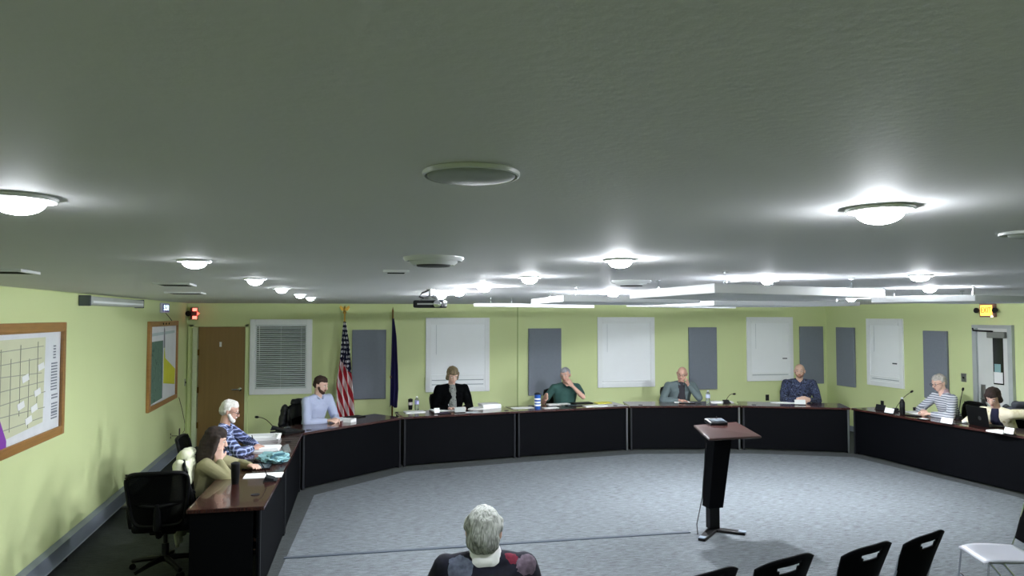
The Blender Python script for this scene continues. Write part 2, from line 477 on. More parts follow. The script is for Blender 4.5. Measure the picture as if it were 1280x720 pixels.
# right door (pale steel)
x, y, z0, z1, w_, rz = wrect('right', 1218, 407, 1268, 408, 520, 520)
t = thing('door_2', None, None, (x, y, 0), rz, kind='structure')
dh = z1-.03; fw = .07
MB().box((-w_/2+fw/2, -.03, dh/2), (fw, .058, dh)).box((w_/2-fw/2, -.03, dh/2), (fw, .058, dh)).box((0, -.03, dh+.02), (w_, .058, .05)).build('door_frame', mat('grey_door_frame', 'B0B8B8', .4), t, bev=.004)
lw = w_-2*fw
MB().box((0, -.012, dh/2), (lw, .022, dh)).build('door_leaf', M['doorwhite'], t)
hx = -lw/2
MB().box((hx+.33, -.026, 1.53), (.16, .008, .76)).build('window_pane', M['glass_dark'], t)
MB().box((hx+.33, -.032, 1.53-.28), (.14, .004, .16)).build('posted_notice', M['paper'], t)
MB().box((hx+.32, -.031, 1.38), (.1, .003, .14)).build('posted_sheet', mat('pale_blue_sheet', '8FB6B8', .7), t)
MB().box((hx+.08, -.03, .98), (.07, .012, .3)).build('lock_plate', M['steel'], t)
MB().lathe([(.03, 0), (.03, .015), (.012, .02), (.012, .05)], (hx+.08, -.03, .92), rot=(PI/2, 0, 0)).tube([(hx+.08, -.08, .92), (hx+.15, -.083, .92), (hx+.21, -.078, .92)], .012).build('door_handle', M['steel'], t, smooth=True)
MB().box((lw/2-.16, -.06, dh-.1), (.28, .06, .09), bev=.01).build('door_closer', mat('grey_closer', '7E807C', .4), t)
MB().tube([(lw/2-.2, -.085, dh-.05), (lw/2-.5, -.11, dh-.04), (lw/2-.55, -.06, dh-.01)], .012).build('closer_arm', M['plast'], t)


def wall_at(k, px, py, off=0):
    p = on_line(px, py, *WALL[k][0]); n = Vector((math.sin(WALL[k][1]), -math.cos(WALL[k][1]), 0))
    return p + n*off

# exit signs
p = wall_at('right', 1237, 388)
t = thing('exit_sign', 'lit EXIT sign with two emergency lamp heads above the pale right-hand door', 'exit sign', (p.x, p.y, p.z-.09), WALL['right'][1])
MB().box((0, -.03, .09), (.24, .055, .2), bev=.008).build('housing', mat('red_grey_housing', '8D6A66', .5), t)
MB().box((-.005, -.06, .09), (.19, .006, .155)).build('sign_face', mat('exit_glow', 'FFB040', .4, emit=.55, emcol='FFB84C', var=0), t)
text_part('sign_lettering', 'EXIT', .115, mat('exit_red', '901004', .6, emit=.08, emcol='C01808'), t, (-.005, -.065, .09), (PI/2, 0, 0), .002, .72)
for sx in (-.15, .15): MB().lathe([(.02, 0), (.04, .03), (.04, .05)], (sx, -.04, .09), rot=(PI/2, 0, 0)).build('lamp_head', M['plast2'], t, smooth=True)
MB().ell((.085, -.06, 0.0), .011).build('indicator_light', mat('indicator_glow', 'FFD0C0', .4, emit=6, emcol='FFC0A0'), t)

p = wall_at('back', 245, 392, .09)
t = thing('exit_sign', 'red-lit exit sign seen edge-on above the brown wooden door', 'exit sign', (p.x, p.y, p.z-.1), 0)
MB().box((0, .045, .1), (.05, .09, .05)).build('mount', M['plast2'], t)
MB().box((0, -.02, .1), (.1, .1, .2), bev=.01).build('housing', mat('dark_red_housing', '6B3A38', .5), t)
MB().lathe([(.02, 0), (.045, .03), (.045, .05)], (-.075, -.05, .1), rot=(PI/2, 0, 0)).build('lamp_head', M['plast'], t, smooth=True)
rg = mat('red_glow', 'FF6050', .4, emit=.6, emcol='FF7060', var=0)
MB().box((.02, -.073, .165), (.07, .006, .05), bev=.003).build('upper_light_window', rg, t)
MB().box((.02, -.073, .035), (.07, .006, .05), bev=.003).build('lower_light_window', rg, t)
MB().prism([(0, 0), (.04, .035), (0, .07)], 0, .006).xform(Matrix.Translation((.055, -.07, .065)) @ Matrix.Rotation(PI/2, 4, 'X')).build('arrow', mat('arrow_glow', 'D84848', .4, emit=.8, emcol='FF5040'), t)

# digital clock
p = wall_at('left', 204, 385.5)
t = thing('digital_clock', 'small white-rimmed digital clock glowing on the left wall above the narrow map', 'clock', (p.x, p.y, p.z-.07), ang)
MB().box((0, -.02, .075), (.46, .035, .14), bev=.008).build('casing', mat('lilac_white_plastic', 'C9CCE0', .4), t)
MB().box((0, -.04, .075), (.4, .004, .105)).build('screen', mat('navy_screen', '101048', .3, emit=.1, emcol='201880'), t)
dg = mat('digit_glow', 'D8FFFF', .4, emit=.6, emcol='C8F4FF', var=0)
for ch_, xx in (('5', -.12), ('3', .02), ('1', .12)): text_part('digit', ch_, .11, dg, t, (xx, -.044, .075), (PI/2, 0, 0), .002, 1.45)
for zz in (.055, .095): MB().box((-.055, -.044, zz), (.018, .004, .012)).build('colon_dot', dg, t)
c1, c2, c3 = wall_at('left', 206, 391, .01), wall_at('left', 211, 397, .01), wall_at('left', 214, 401, .01)
tag(MB().tube([c1, c2, c3], .004).build('clock_cord', M['cable']), 'short dark cord hanging below the digital clock', 'cord')

# screen housing high on the left wall
a, b_ = wall_at('left', 98, 375.5), wall_at('left', 168, 378)
L = (b_-a).length
t = thing('projection_screen', 'rolled-up white projection screen housing high on the left wall', 'projection screen', ((a.x+b_.x)/2, (a.y+b_.y)/2, (a.z+b_.z)/2-.04), ang)
MB().box((0, -.06, .03), (L, .09, .085), bev=.012).build('housing', mat('grey_white_housing', 'B3B9B4', .4), t)
MB().box((0, -.108, .02), (L-.1, .006, .022)).build('pull_bar', M['white'], t)
for sx in (-1, 1): MB().box((sx*L/2, -.055, .03), (.025, .1, .1), bev=.004).build('end_cap', M['tabgrey'], t)


# framed maps on left wall
def map_frame(x0, yt0, x1, yt1, yb0, yb1, label, fb):
    x, y, z0, z1, w_, rz = wrect('left', x0, yt0, x1, yt1, yb0, yb1)
    t = thing('framed_map', label, 'framed map', (x, y, z0), rz)
    h = z1-z0
    frame_mb(w_, 0, h, fb, -.04, -.002).build('frame', M['oak'], t, bev=.006)
    frame_mb(w_-2*fb+.02, fb-.01, h-fb+.01, .02, -.046, -.03).build('inner_moulding', M['oak'], t, bev=.004)
    MB().box((0, -.01, h/2), (w_-2*fb+.01, .012, h-2*fb+.01)).build('map_sheet', mat('map_paper', 'E2E6EA', .5), t)
    return t, w_, h
t, w_, h = map_frame(-78, 405, 77.5, 403.5, 606, 541.5, 'large oak-framed road map with pale green parcels, nearest on the left wall', .07)
def flat(t, name, pts, m, y=-.017):
    b = MB(); vs = [b.b.verts.new((p[0], y, p[1])) for p in pts] + [b.b.verts.new((p[0], y+.0015, p[1])) for p in pts]
    n = len(pts); b.b.faces.new(vs[:n][::-1]); b.b.faces.new(vs[n:])
    for i in range(n): b.b.faces.new((vs[i], vs[(i+1) % n], vs[n+(i+1) % n], vs[n+i]))
    return b.build(name, m, t)
pg = mat('pale_parcel_green', 'D3D6B6', .6, var=.08, vscale=5)
X = w_/2-.07
flat(t, 'map_area', [(-X+.15, .1), (X-.36, .16), (X-.34, h-.12), (-X+.15, h-.12)], pg)
b = MB()
for i in range(7):
    z = .2+i*(h-.4)/6
    b.box((-.02, -.02, z), (w_-.85+.1*math.sin(i), .002, .006), rot=(0, .03*math.sin(i*2), 0))
for i in range(8):
    xx = -X+.25+i*(2*X-.75)/7
    b.box((xx, -.0205, h/2+.08*math.sin(i*3)), (.005, .002, h*.55))
b.build('road_lines', mat('map_ink', '9A9E8C', .6), t)
for q, (xx, zz) in enumerate(((.05, .35), (.3, .3), (.12, .55), (.42, .62), (.2, .22), (.36, .42))):
    flat(t, 'white_parcel', [(X-.9+xx, zz-.04), (X-.78+xx, zz-.02), (X-.8+xx, zz+.03), (X-.92+xx, zz+.01)], M['paper'], -.022)
b = MB()
for i in range(26):
    z = h-.2-i*(h-.34)/26
    if i in (5, 16, 19): continue
    if i == 6: b.build('legend_heading', mat('legend_ink', '7E8490', .6), t); b = MB()
    wd = .05 if i < 5 else .13
    b.box((X-.14+.02*(i > 16), -.019, z), (wd, .002, .012 if i != 23 else .02))
b.build('legend_text', mat('legend_ink', '7E8490', .6), t)
flat(t, 'purple_corner_patch', [(-X+.75, .07), (-X+.86, .07), (-X+.86, .12), (-X+.75, .28)], mat('purple_ink', '8A3FB0', .6), -.021)

t, w_, h = map_frame(184, 402, 220, 401, 514, 497.5, 'narrow oak-framed map with a dark green strip and yellow patch on the left wall', .06)
X = w_/2-.06
flat(t, 'aerial_strip', [(-X+.03, .08), (-.05, .1), (-.05, h-.27), (-X+.03, h-.27)], blotch_mat('aerial_green', ['4B6658', '5F7C6C', '6F8C7E'], 8))
flat(t, 'strip_edge', [(-.05, .1), (-.03, .1), (-.03, h-.27), (-.05, h-.27)], mat('indigo_ink', '3B3F72', .6))
flat(t, 'yellow_patch', [(.03, .3), (X-.05, .22), (X-.03, .45), (.12, .65), (.05, .85), (.02, .6)], mat('map_yellow', 'CFD03C', .6))
flat(t, 'grey_patch', [(0, .8), (.09, .8), (.07, 1.05), (.01, 1.1)], mat('map_grey', '7A7F88', .6))
flat(t, 'title_band', [(-X+.05, h-.2), (X-.1, h-.18), (X-.1, h-.14), (-X+.05, h-.16)], mat('title_tint', 'B9CACC', .6))
for i, xx in enumerate((-.16, 0.02, .2)): MB().cyl((xx, -.042, h-.035), .014, .01, rot=(PI/2, 0, 0)).build('mounting_knob', M['plast2'], t)

# switches, outlets and cords
def plate(k, px, py, label, cat, name, w_=.07, h_=.115, m=None):
    p = wall_at(k, px, py)
    t = thing(name, label, cat, (p.x, p.y, p.z-h_/2), WALL[k][1])
    MB().box((0, -.004, h_/2), (w_, .008, h_), bev=.002).build('cover_plate', m or M['steel'], t)
    if cat == 'light switch': MB().box((0, -.012, h_/2), (.016, .016, .03)).build('toggle', M['plast2'], t)
    else:
        for zz in (.3, .7): MB().box((0, -.009, h_*zz), (w_*.5, .004, h_*.25), bev=.001).build('socket', M['plast2'], t)
    return t
plate('left', 231, 478, 'grey light switch plate on the left wall next to the wooden door', 'light switch', 'light_switch')
plate('right', 1205, 472, 'grey light switch plate on the right wall beside the pale door', 'light switch', 'light_switch', .09, .13)
plate('left', 212.5, 545, 'small pale wall outlet low on the left wall, left of the black plug', 'outlet', 'wall_outlet', m=M['wall'])
plate('left', 224, 540, 'small dark wall outlet low on the left wall under the narrow map', 'outlet', 'wall_outlet', m=M['plast2'])
plate('back', 356, 519, 'dark-edged outlet on the back wall behind the chair with the puffer jacket', 'outlet', 'wall_outlet', m=M['plast2'])
plate('back', 959, 497, 'dark-edged outlet on the back wall left of the person in the dark patterned sweater', 'outlet', 'wall_outlet', m=M['plast2'])
plate('right', 1103, 505, 'small dark outlet on the right wall under the right-hand window', 'outlet', 'wall_outlet', m=M['plast2'])
pts = [wall_at('left', 222, 497, .02), wall_at('left', 226, 512, .02), wall_at('left', 229, 527, .02), wall_at('left', 229, 538, .02), wall_at('left', 226, 541, .03)]
tag(MB().tube(pts, .004).build('power_cord', M['cable']), 'thin dark cord hanging from the narrow map to the outlet', 'cord')
pts = [wall_at('left', 213, 545, .02), wall_at('left', 218, 545, .05), wall_at('left', 221, 551, .06), wall_at('left', 222, 560, .05)]
tag(MB().tube(pts, .005).build('power_cord', M['cable']), 'curved cord from the pale outlet down behind the chair with the cream coat', 'cord')

# ------------------------------------------------------------------ ceiling lights
LEVEL = {'near_left': .3, 'near': 1.05, 'middle_left': .22, 'middle': 2.1, 'far_left': .45, 'far': 6, 'far_right': 22}
def lamp_mat(x, y):
    k = ('near' if y < 2 else 'middle' if y < 4.8 else 'far')+('_left' if x < 0 else '')
    if k == 'far' and x > 1.5: k = 'far_right'
    if 'lamp_glow_'+k in MATS: return MATS['lamp_glow_'+k]
    m = mat('lamp_glow_'+k, 'FFFFFF', .5, emit=1, emcol='F4F8FF', var=0)
    # a lens that throws most of its light downwards: the dome glows hardest where it faces the floor
    nt = m.node_tree; g = nt.nodes.new('ShaderNodeNewGeometry'); sp = nt.nodes.new('ShaderNodeSeparateXYZ')
    nt.links.new(g.outputs['True Normal'], sp.inputs[0])
    f = mth(nt, 'ABSOLUTE', sp.outputs[2])
    nt.links.new(mth(nt, 'MULTIPLY', mth(nt, 'MULTIPLY_ADD', mth(nt, 'POWER', f, 3), .97, .03), LAMP*LEVEL[k]), nt.nodes['Principled BSDF'].inputs['Emission Strength'])
    return m
def ceiling_light(px, py, label, r=.045, R=.063, lit=True, drop=.026):
    p = at(px, py, H-.018)
    if p.y > 3.5: drop = max(drop, .032)
    t = thing('ceiling_light', label, 'ceiling light', (p.x, p.y, H), 0, 'round ceiling lights')
    MB().lathe([(R*.97, 0), (R, -.002), (R*.99, -.007), (R*.95, -.008), (R*.93, -.001)], n=40).build('trim_ring', M['ring'], t, smooth=True)
    n = 7; prof = [(r*math.cos(a_), -.007-drop*math.sin(a_)) for a_ in [i*PI/2/n for i in range(n+1)]]
    MB().lathe([(r, -.004)]+prof, n=24).build('diffuser', lamp_mat(p.x, p.y) if lit else M['lampoff'], t, smooth=True)
    return t
ceiling_light(22, 258, 'round lit ceiling light at the far left edge, nearest in the left row')
ceiling_light(243, 331, 'round lit ceiling light, second from the camera in the left row')
ceiling_light(319, 352, 'round lit ceiling light, third from the camera in the left row')
ceiling_light(352, 363, 'round lit ceiling light, fourth from the camera in the left row')
ceiling_light(375, 370, 'round lit ceiling light, fifth from the camera in the left row')
ceiling_light(388, 373.5, 'round lit ceiling light farthest from the camera in the left row')
ceiling_light(1100, 271, 'largest round lit ceiling light on the right, nearest in its row')
ceiling_light(775, 330, 'round lit ceiling light above and left of the near hanging bar')
ceiling_light(662, 350, 'round lit ceiling light, third from the camera in the middle row')
ceiling_light(605, 361, 'round lit ceiling light, third to the right of the projector')
ceiling_light(574, 367, 'round lit ceiling light, second to the right of the projector')
ceiling_light(552, 370.5, 'round lit ceiling light touching the right side of the projector')
ceiling_light(1150, 348, 'round lit ceiling light on the right above the longest right-hand hanging bar')
ceiling_light(1162, 362, 'small round lit ceiling light just over the rightmost hanging bar')
ceiling_light(1064, 374.5, 'small round lit ceiling light at the right end of the long far hanging bar')
ceiling_light(862, 374.5, 'small round lit ceiling light just below the near hanging bar')
ceiling_light(766, 369, 'small round lit ceiling light in front of the middle hanging bar')
ceiling_light(959, 351, 'dim round ceiling light beside a dark vent at right of centre', r=.035, R=.05)
ceiling_light(589, 230, 'unlit round ceiling light, largest, above the centre of the room', r=.066, R=.073, lit=False, drop=.006)
ceiling_light(1283, 299, 'unlit round ceiling ring cut by the right edge of the view', r=.04, R=.06, lit=False, drop=.01)

def round_vent(px, py, R, label):
    p = at(px, py, H-.01)
    t = thing('ceiling_vent', label, 'ceiling vent', (p.x, p.y, H), 0, 'ceiling vents')
    MB().lathe([(R, 0), (R*1.0, -.006), (R*.93, -.016), (R*.9, -.014), (R*.96, -.002)], n=40).build('outer_ring', M['ring'], t, smooth=True)
    MB().lathe([(R*.78, -.004), (R*.8, -.018), (R*.68, -.03), (R*.66, -.026)], n=40).build('inner_ring', M['ring'], t, smooth=True)
    MB().lathe([(R*.6, -.01), (R*.55, -.034), (.001, -.036)], n=32).build('centre_grille', M['vent'], t, smooth=True)
round_vent(542, 325, .11, 'round ceiling vent with dark centre in front of the projector')
round_vent(789, 353, .12, 'round dark-centred ceiling vent left of the near hanging bar')
def slot_vent(px, py, w_, d_, label, rz=0):
    p = at(px, py, H-.01)
    t = thing('ceiling_vent', label, 'ceiling vent', (p.x, p.y, H), rz, 'ceiling vents')
    frame_mb(w_, 0, d_, .02, -.012, 0).xform(Matrix.Translation((0, -d_/2, 0)) @ Matrix.Rotation(-PI/2, 4, 'X') @ Matrix.Scale(-1, 4, (0, 1, 0)) @ Matrix.Translation((0, 0, 0))).build('rim', M['ring'], t)
    b = MB()
    for i in range(6): b.box((0, -d_/2+.03+(d_-.06)*i/5, -.006), (w_-.04, .012, .008), rot=(.5, 0, 0))
    b.build('louvre', M['vent'], t)
slot_vent(495, 341, .12, .14, 'small dark ceiling vent left of the round vent near the projector')
slot_vent(219, 356.5, .22, .3, 'dark ceiling vent left of the left row of lights', .1)
slot_vent(8, 340.5, .2, .25, 'pale-edged ceiling vent at the left edge of the view', .1)
slot_vent(232, 367, .3, .35, 'flat pale ceiling vent above the narrow map', .1)
slot_vent(943, 352, .22, .16, 'dark ceiling vent beside the dim round light')
slot_vent(1075, 361, .3, .12, 'thin dark ceiling vent above the right-hand hanging bars')

# ------------------------------------------------------------------ hanging panels
def hanging_panel(a, b_, c, label, th=.045, ztop=2.30, cabs=((.12, .12), (.88, .12), (.12, .88), (.88, .88))):
    """flat slab: near corner a, far-left corner b_, right corner c (plan points)"""
    a, b_, c = (Vector(v[:2]).to_3d() for v in (a, b_, c))
    u, v = c-a, b_-a
    t = thing('hanging_panel', label, 'hanging ceiling panel', (a.x, a.y, ztop-th), 0, 'white panels hung from the ceiling')
    MB().prism([(0, 0), (u.x, u.y), (u.x+v.x, u.y+v.y), (v.x, v.y)], 0, th).build('slab', M['slab'], t, bev=.003)
    for p_, q_ in cabs:
        k = u*p_+v*q_
        cb = MB().tube([(k.x, k.y, th), (k.x, k.y, H-ztop+th)], .0022, 6).cyl((k.x, k.y, th+.012), .007, .024, n=10).cyl((k.x, k.y, H-ztop+th-.004), .016, .008, n=14)
        cb.build('suspension_cable', M['chrome'], t)
    return t
M['slab'] = mat('white_slab', 'EEF0F2', .6, var=.01)
def P(px, py): return at(px, py, 2.30)
hanging_panel(P(893, 354), P(787, 364), P(1106, 361.5), 'hanging white ceiling panel nearest the camera, its bright edge sloping up to the right')
hanging_panel(P(704, 369), P(664, 374), P(875, 372), 'hanging white ceiling panel above the centre windows, right of the projector')
hanging_panel(P(628, 379), P(607, 378.5)+Vector((-.1, .25, 0)), P(743, 381.5), 'far hanging ceiling panel with a short bright end, just right of the projector', .04)
hanging_panel(P(823, 379.7), P(783, 380), P(920, 382.5), 'far hanging ceiling panel with a bright left edge above the third window', .035)
e0, e1 = P(892, 376), P(1075, 377)
hanging_panel(e0, e0+Vector((-.2, 1.1, 0)), e1, 'long hanging ceiling panel whose bright edge ends above the right wall corner', .045, cabs=((.2, .1), (.9, .1), (.9, .9)))
hanging_panel(P(1219, 368.5), P(1089, 371), P(1219, 368.5)+Vector((1.2, .42, 0)), 'hanging ceiling panel at the right, its white edge ending left of the EXIT sign')

# ceiling projector
p = at(538, 381, 2.24)
t = thing('projector', 'black projector hanging from a silver ceiling bracket near the back wall', 'projector', (p.x, p.y, 2.215), -.25)
MB().box((0, 0, .03), (.24, .2, .058), bev=.012).build('body', M['plast'], t)
MB().lathe([(.026, 0), (.03, .02), (.024, .022)], (.075, -.1, .03), rot=(PI/2, 0, 0)).build('lens', M['chrome'], t, smooth=True)
MB().box((-.02, -.101, .03), (.13, .004, .012)).build('front_grille', M['steel'], t)
MB().box((0, 0, .065), (.14, .1, .012)).tube([(-.05, .0, .07), (0, 0, .1), (.05, 0, .07)], .008).build('bracket', M['steel'], t)
MB().cyl((0, 0, .125), .013, .06).cyl((0, 0, .147), .035, .008).build('ceiling_mount', M['steel'], t)
MB().tube([(-.01, .03, .145), (-.07, .02, .12), (-.09, 0, .09), (-.04, .03, .07)], .007).build('cable_loop', M['cable'], t)


# ------------------------------------------------------------------ council tables
DEP = .6
def table(a, b_, label, dep=DEP, post=True, grom=.85, endl=False, endr=False):
    a, b_ = Vector(a), Vector(b_); d = b_-a; L = d.length-.006
    rz = math.atan2(d.y, d.x); mid = (a+b_)/2
    t = thing('council_table', label, 'table', (mid.x, mid.y, 0), rz, 'tables of the council ring')
    MB().box((0, dep/2, TZ-.015), (L, dep, .03)).build('tabletop', M['top'], t, bev=.004)
    MB().box((0, .045, (TZ-.03)/2+.012), (L-.02, .02, TZ-.03-.024)).build('front_panel', M['black'], t)
    for sx in (-1, 1):
        MB().box((sx*(L/2-.03), dep/2+.03, (TZ-.03)/2), (.03, dep-.1, TZ-.03)).build('end_panel', M['black'], t)
        MB().box((sx*(L/2-.03), .032, (TZ-.03)/2), (.025, .012, TZ-.035)).build('corner_strip', M['steel'] if post and sx == 1 else M['plast2'], t)
        MB().cyl((sx*(L/2-.03), .05, .012), .022, .024).build('foot', M['plast'], t)
    MB().lathe([(.035, 0), (.035, .004), (.028, .004), (.026, .001)], (grom*L/2, .12, TZ)).build('cable_grommet', M['plast2'], t, smooth=True)
    t['L'] = L
    del t['L']
    return t
table(JL0, JL1, 'dark wood table end nearest the camera on the left', .55, False, -.55)
table(JL1, J[0], 'left-hand dark wood table in front of the person in blue plaid', .55, False, .3)
table(J[0], J[1], 'dark wood table in front of the bearded person in the light blue shirt', grom=-.8, post=False)
table(J[1], J[2], 'dark wood table in front of the person in the black cardigan', post=False)
table(J[2], J[3], 'dark wood table in front of the person in the green shirt', grom=.8)
table(J[3], J[4], 'dark wood table in front of the bald person, behind the lectern', grom=-.78)
table(J[4], J[5], 'dark wood table in front of the person in the dark patterned sweater', grom=-.75)
table(J[5], JR, 'long dark wood table on the right with the laptop on it', .55, False, -.9)


# ------------------------------------------------------------------ things on the tables
def seg_rot(px):
    xs = [(379, 504, 0, 1), (504, 647, 1, 2), (647, 787, 2, 3), (787, 927, 3, 4), (927, 1063, 4, 5)]
    for x0, x1, i, j in xs:
        if x0 <= px < x1: d = J[j]-J[i]; return math.atan2(d.y, d.x)
    if px < 379: d = J[0]-JL0; return math.atan2(d.y, d.x)
    d = JR-J[5]; return math.atan2(d.y, d.x)

def stack(px, py, w_, d_, h_, label, name='paper_stack', cat='papers', m=None, rz=None, n=3, z=None, dr=0):
    p = at(px, py, TZ); r = seg_rot(px)+dr if rz is None else rz
    t = thing(name, label, cat, (p.x, p.y, (z or TZ)+.0005), r)
    m = m or M['paper']
    for i in range(n):
        o = MB().box((random.uniform(-.006, .006), random.uniform(-.006, .006), h_*(i+.5)/n), (w_, d_, h_/n*.96), rot=(0, 0, random.uniform(-.05, .05))).build('sheet', m, t)
    return t

def bottle(px, py, h_, r, label, body, cap, band=None, name='water_bottle', cat='bottle', tumbler=False):
    p = at(px, py, TZ)
    t = thing(name, label, cat, (p.x, p.y, TZ+.0005), 0)
    if tumbler:
        MB().lathe([(r*.8, 0), (r*.86, .01), (r, h_*.55), (r, h_*.88)]).build('cup', body, t, smooth=True)
        MB().lathe([(r*1.04, h_*.88), (r*1.04, h_*.94), (r*.8, h_*.96), (r*.3, h_)]).build('lid', cap, t, smooth=True)
    else:
        MB().lathe([(r*.9, 0), (r, .01), (r, h_*.3), (r*.93, h_*.36), (r, h_*.42), (r, h_*.7), (r*.45, h_*.88), (r*.4, h_*.92)]).build('body', body, t, smooth=True)
        MB().lathe([(r*.47, h_*.9), (r*.47, h_), (r*.3, h_)]).build('cap', cap, t, smooth=True)
    if band: MB().lathe([(r*1.02, h_*.42), (r*1.02, h_*.68)]).build('label_band', band, t, smooth=True)
    return t

def mic(px, py, tip, label, zt=None, size=1.0):
    """table microphone: wedge base at the bearing (px,py); tip = bearing of the head"""
    p = at(px, py, TZ); r = seg_rot(px)
    t = thing('microphone', label, 'microphone', (p.x, p.y, TZ+.0005), r)
    MB().prism([(-.06, -.05), (.06, -.05), (.06, .06), (-.06, .06)], 0, .012).xform(Matrix.Identity(4)).box((0, .012, .022), (.1, .08, .028), rot=(.3, 0, 0), bev=.004).build('base', M['plast2'], t)
    q = on_line(tip[0], tip[1], (p.x, p.y), (p.x+math.cos(YAW), p.y-math.sin(YAW)))
    q = Matrix.Rotation(-r, 3, 'Z') @ (q-p)
    pts = [Vector((0, .03, .03))]
    for i in range(1, 9):
        u = i/8; pts.append(Vector((0, .03, .03)).lerp(q, u)+Vector((0, 0, .035*math.sin(PI*u))))
    MB().tube(pts, .0045, 8).build('gooseneck', M['plast'], t, smooth=True)
    dr = (pts[-1]-pts[-2]).normalized()
    MB().tube([pts[-1]-dr*.015, pts[-1], pts[-1]+dr*.025, pts[-1]+dr*.035], [.008, .015, .015, .006], 10).build('mic_head', M['plast'], t, smooth=True)
    return t

def nameplate(px, py, label, m, w_=.2, dr=0):
    p = at(px, py, TZ); r = seg_rot(px)+dr
    t = thing('nameplate', label, 'nameplate', (p.x, p.y, TZ+.0005), r)
    b = MB()
    b.box((0, 0, .006), (w_, .07, .008))
    b.build('foot', M['clear'] if m is M['clear'] else M['plast2'], t)
    MB().box((0, -.005, .045), (w_, .006, .075), rot=(-.35, 0, 0)).build('name_card', m, t)
    return t

def tablet(px, py, w_, d_, label, m=None, dr=0, name='tablet', cat='tablet', tilt=0):
    p = at(px, py, TZ); r = seg_rot(px)+dr
    t = thing(name, label, cat, (p.x, p.y, TZ+.0005), r)
    MB().box((0, 0, .006), (w_, d_, .011), bev=.004).build('casing', M['plast'], t)
    MB().box((0, 0, .0125), (w_-.025, d_-.025, .002)).build('screen', m or M['tabgrey'], t)
    return t

# left table
t = bottle(294, 605, .19, .036, 'tall black travel tumbler standing on the near left table', M['plast'], M['plast2'], tumbler=True, name='tumbler', cat='tumbler')
stack(329, 594.5, .20, .33, .004, 'single white sheet under the hand of the person in the tan sweater', 'paper_sheet', 'papers', n=1)
mic(339, 601, (322, 577), 'short microphone on its wedge base at the end of the left table')
tablet(322, 584, .24, .26, 'grey tablet in a black case beside the teal cloth on the left table')
tablet(315, 577.5, .16, .3, 'thin black folder lying behind the grey tablet on the left table', M['plast2'], name='folder', cat='folder')
p = at(343, 577, TZ)
t = thing('cloth_bundle', 'crumpled teal and white cloth bundle on the left table', 'cloth', (p.x, p.y, TZ), .4)
bb = MB()
bmesh.ops.create_icosphere(bb.b, subdivisions=4, radius=1)
for v in bb.b.verts:
    n_ = noise.noise(v.co*2.3)*.45+noise.noise(v.co*5)*.2
    v.co = Vector((v.co.x*.13*(1+n_), v.co.y*.19*(1+n_), max(0.002, (v.co.z*.6+.45)*.075*(1+n_))))
bb.build('cloth', M['teal'], t, smooth=True)
MB().tube([(-.1, -.13, .03), (-.02, -.1, .085), (.08, -.05, .075), (.11, .06, .04), (.04, .15, .03)], .012).tube([(.02, -.17, .02), (.1, -.12, .05), (.12, -.02, .03)], .012).build('strap', M['tealdark'], t, smooth=True)
stack(329, 562.5, .22, .34, .035, 'open binder of white pages under the writing hand of the person in plaid', 'open_binder', 'binder', n=4)
stack(329, 549, .22, .38, .05, 'thick open binder of white pages farther along the left table', 'open_binder', 'binder', n=5)
for px, py, lab in ((343, 543, 'curled white page tabs standing at the corner of the thick binder'),):
    p = at(px+3, py+8, TZ); t = thing('page_tabs', lab, 'papers', (p.x, p.y, TZ), .3)
    MB().tube([(0, -.03, .02), (.02, 0, .07), (0, .04, .075), (-.03, .05, .05)], .014).build('curled_page', M['paper'], t, smooth=True)
nameplate(357, 566, 'clear acrylic nameplate stand on the left table', M['clear'], .16, -.3)
p = at(359, 569.5, TZ)
t = thing('phone_puck', 'tiny pair of dark clips beside the clear nameplate', 'clips', (p.x, p.y, TZ), 0); t.name = 'binder_clips'
for s_ in (-.02, .02): MB().box((s_, 0, .006), (.016, .012, .012), bev=.002).build('clip', M['plast2'], t)
# black conference device with long microphone at the first bend
p = at(358, 541, TZ)
t = thing('conference_phone', 'flat black conference phone at the bend of the left tables', 'conference phone', (p.x, p.y, TZ), 1.0)
MB().prism([(-.2, -.14), (.16, -.16), (.2, .1), (-.1, .17)], 0, .02).build('body', M['plast'], t, bev=.006)
MB().box((0, 0, .03), (.22, .16, .03), rot=(.12, .1, 0), bev=.01).build('top_housing', M['plast2'], t)
MB().ell((.05, .03, .055), (.05, .03, .015)).build('dial', M['chrome'], t, smooth=True)
p = at(343, 536, TZ)
mic(345, 537, (322, 521.5), 'long gooseneck microphone pointing left, by the conference phone')
# light blue shirt person
stack(425, 524, .36, .26, .006, 'open white papers in front of the bearded person in light blue', n=2)
stack(437, 527.5, .13, .12, .045, 'small white box with dark ends beside the papers of the bearded person', 'white_box', 'box', n=1, dr=.3)
tablet(443, 521.5, .26, .2, 'black folder behind the small white box', M['plast2'], name='folder', cat='folder')
# black cardigan person
bottle(513, 512, .17, .035, 'black canister with a pale band beside the clear water bottle', M['plast'], M['plast'], mat('pale_band', 'C9C2C0', .5), name='canister', cat='canister', tumbler=True)
bottle(521, 512.5, .21, .033, 'clear water bottle with a lilac label, left of the person in black', M['clear'], M['white'], mat('lilac_label', 'A9A8D8', .5))
stack(518, 515.3, .3, .2, .012, 'white papers lying at the left end of the table with the canister', n=2)
stack(556, 512.5, .42, .24, .01, 'wide spread of white papers under the hands of the person in black', n=3)
stack(597, 510.5, .34, .24, .012, 'white papers spread right of the person in black', n=3)
stack(612, 509.5, .3, .24, .065, 'thick pile of white papers at the right of the person in black', n=6)
tablet(555, 517.2, .2, .1, 'small purple notebook at the table edge before the person in black', M['purple'], name='notebook', cat='notebook')
nameplate(546, 517, 'small white place card left of the purple notebook', M['paper'], .08)
nameplate(575, 515.8, 'pale grey nameplate right of the purple notebook', mat('pale_grey_card', '9EA3A0', .5), .17)
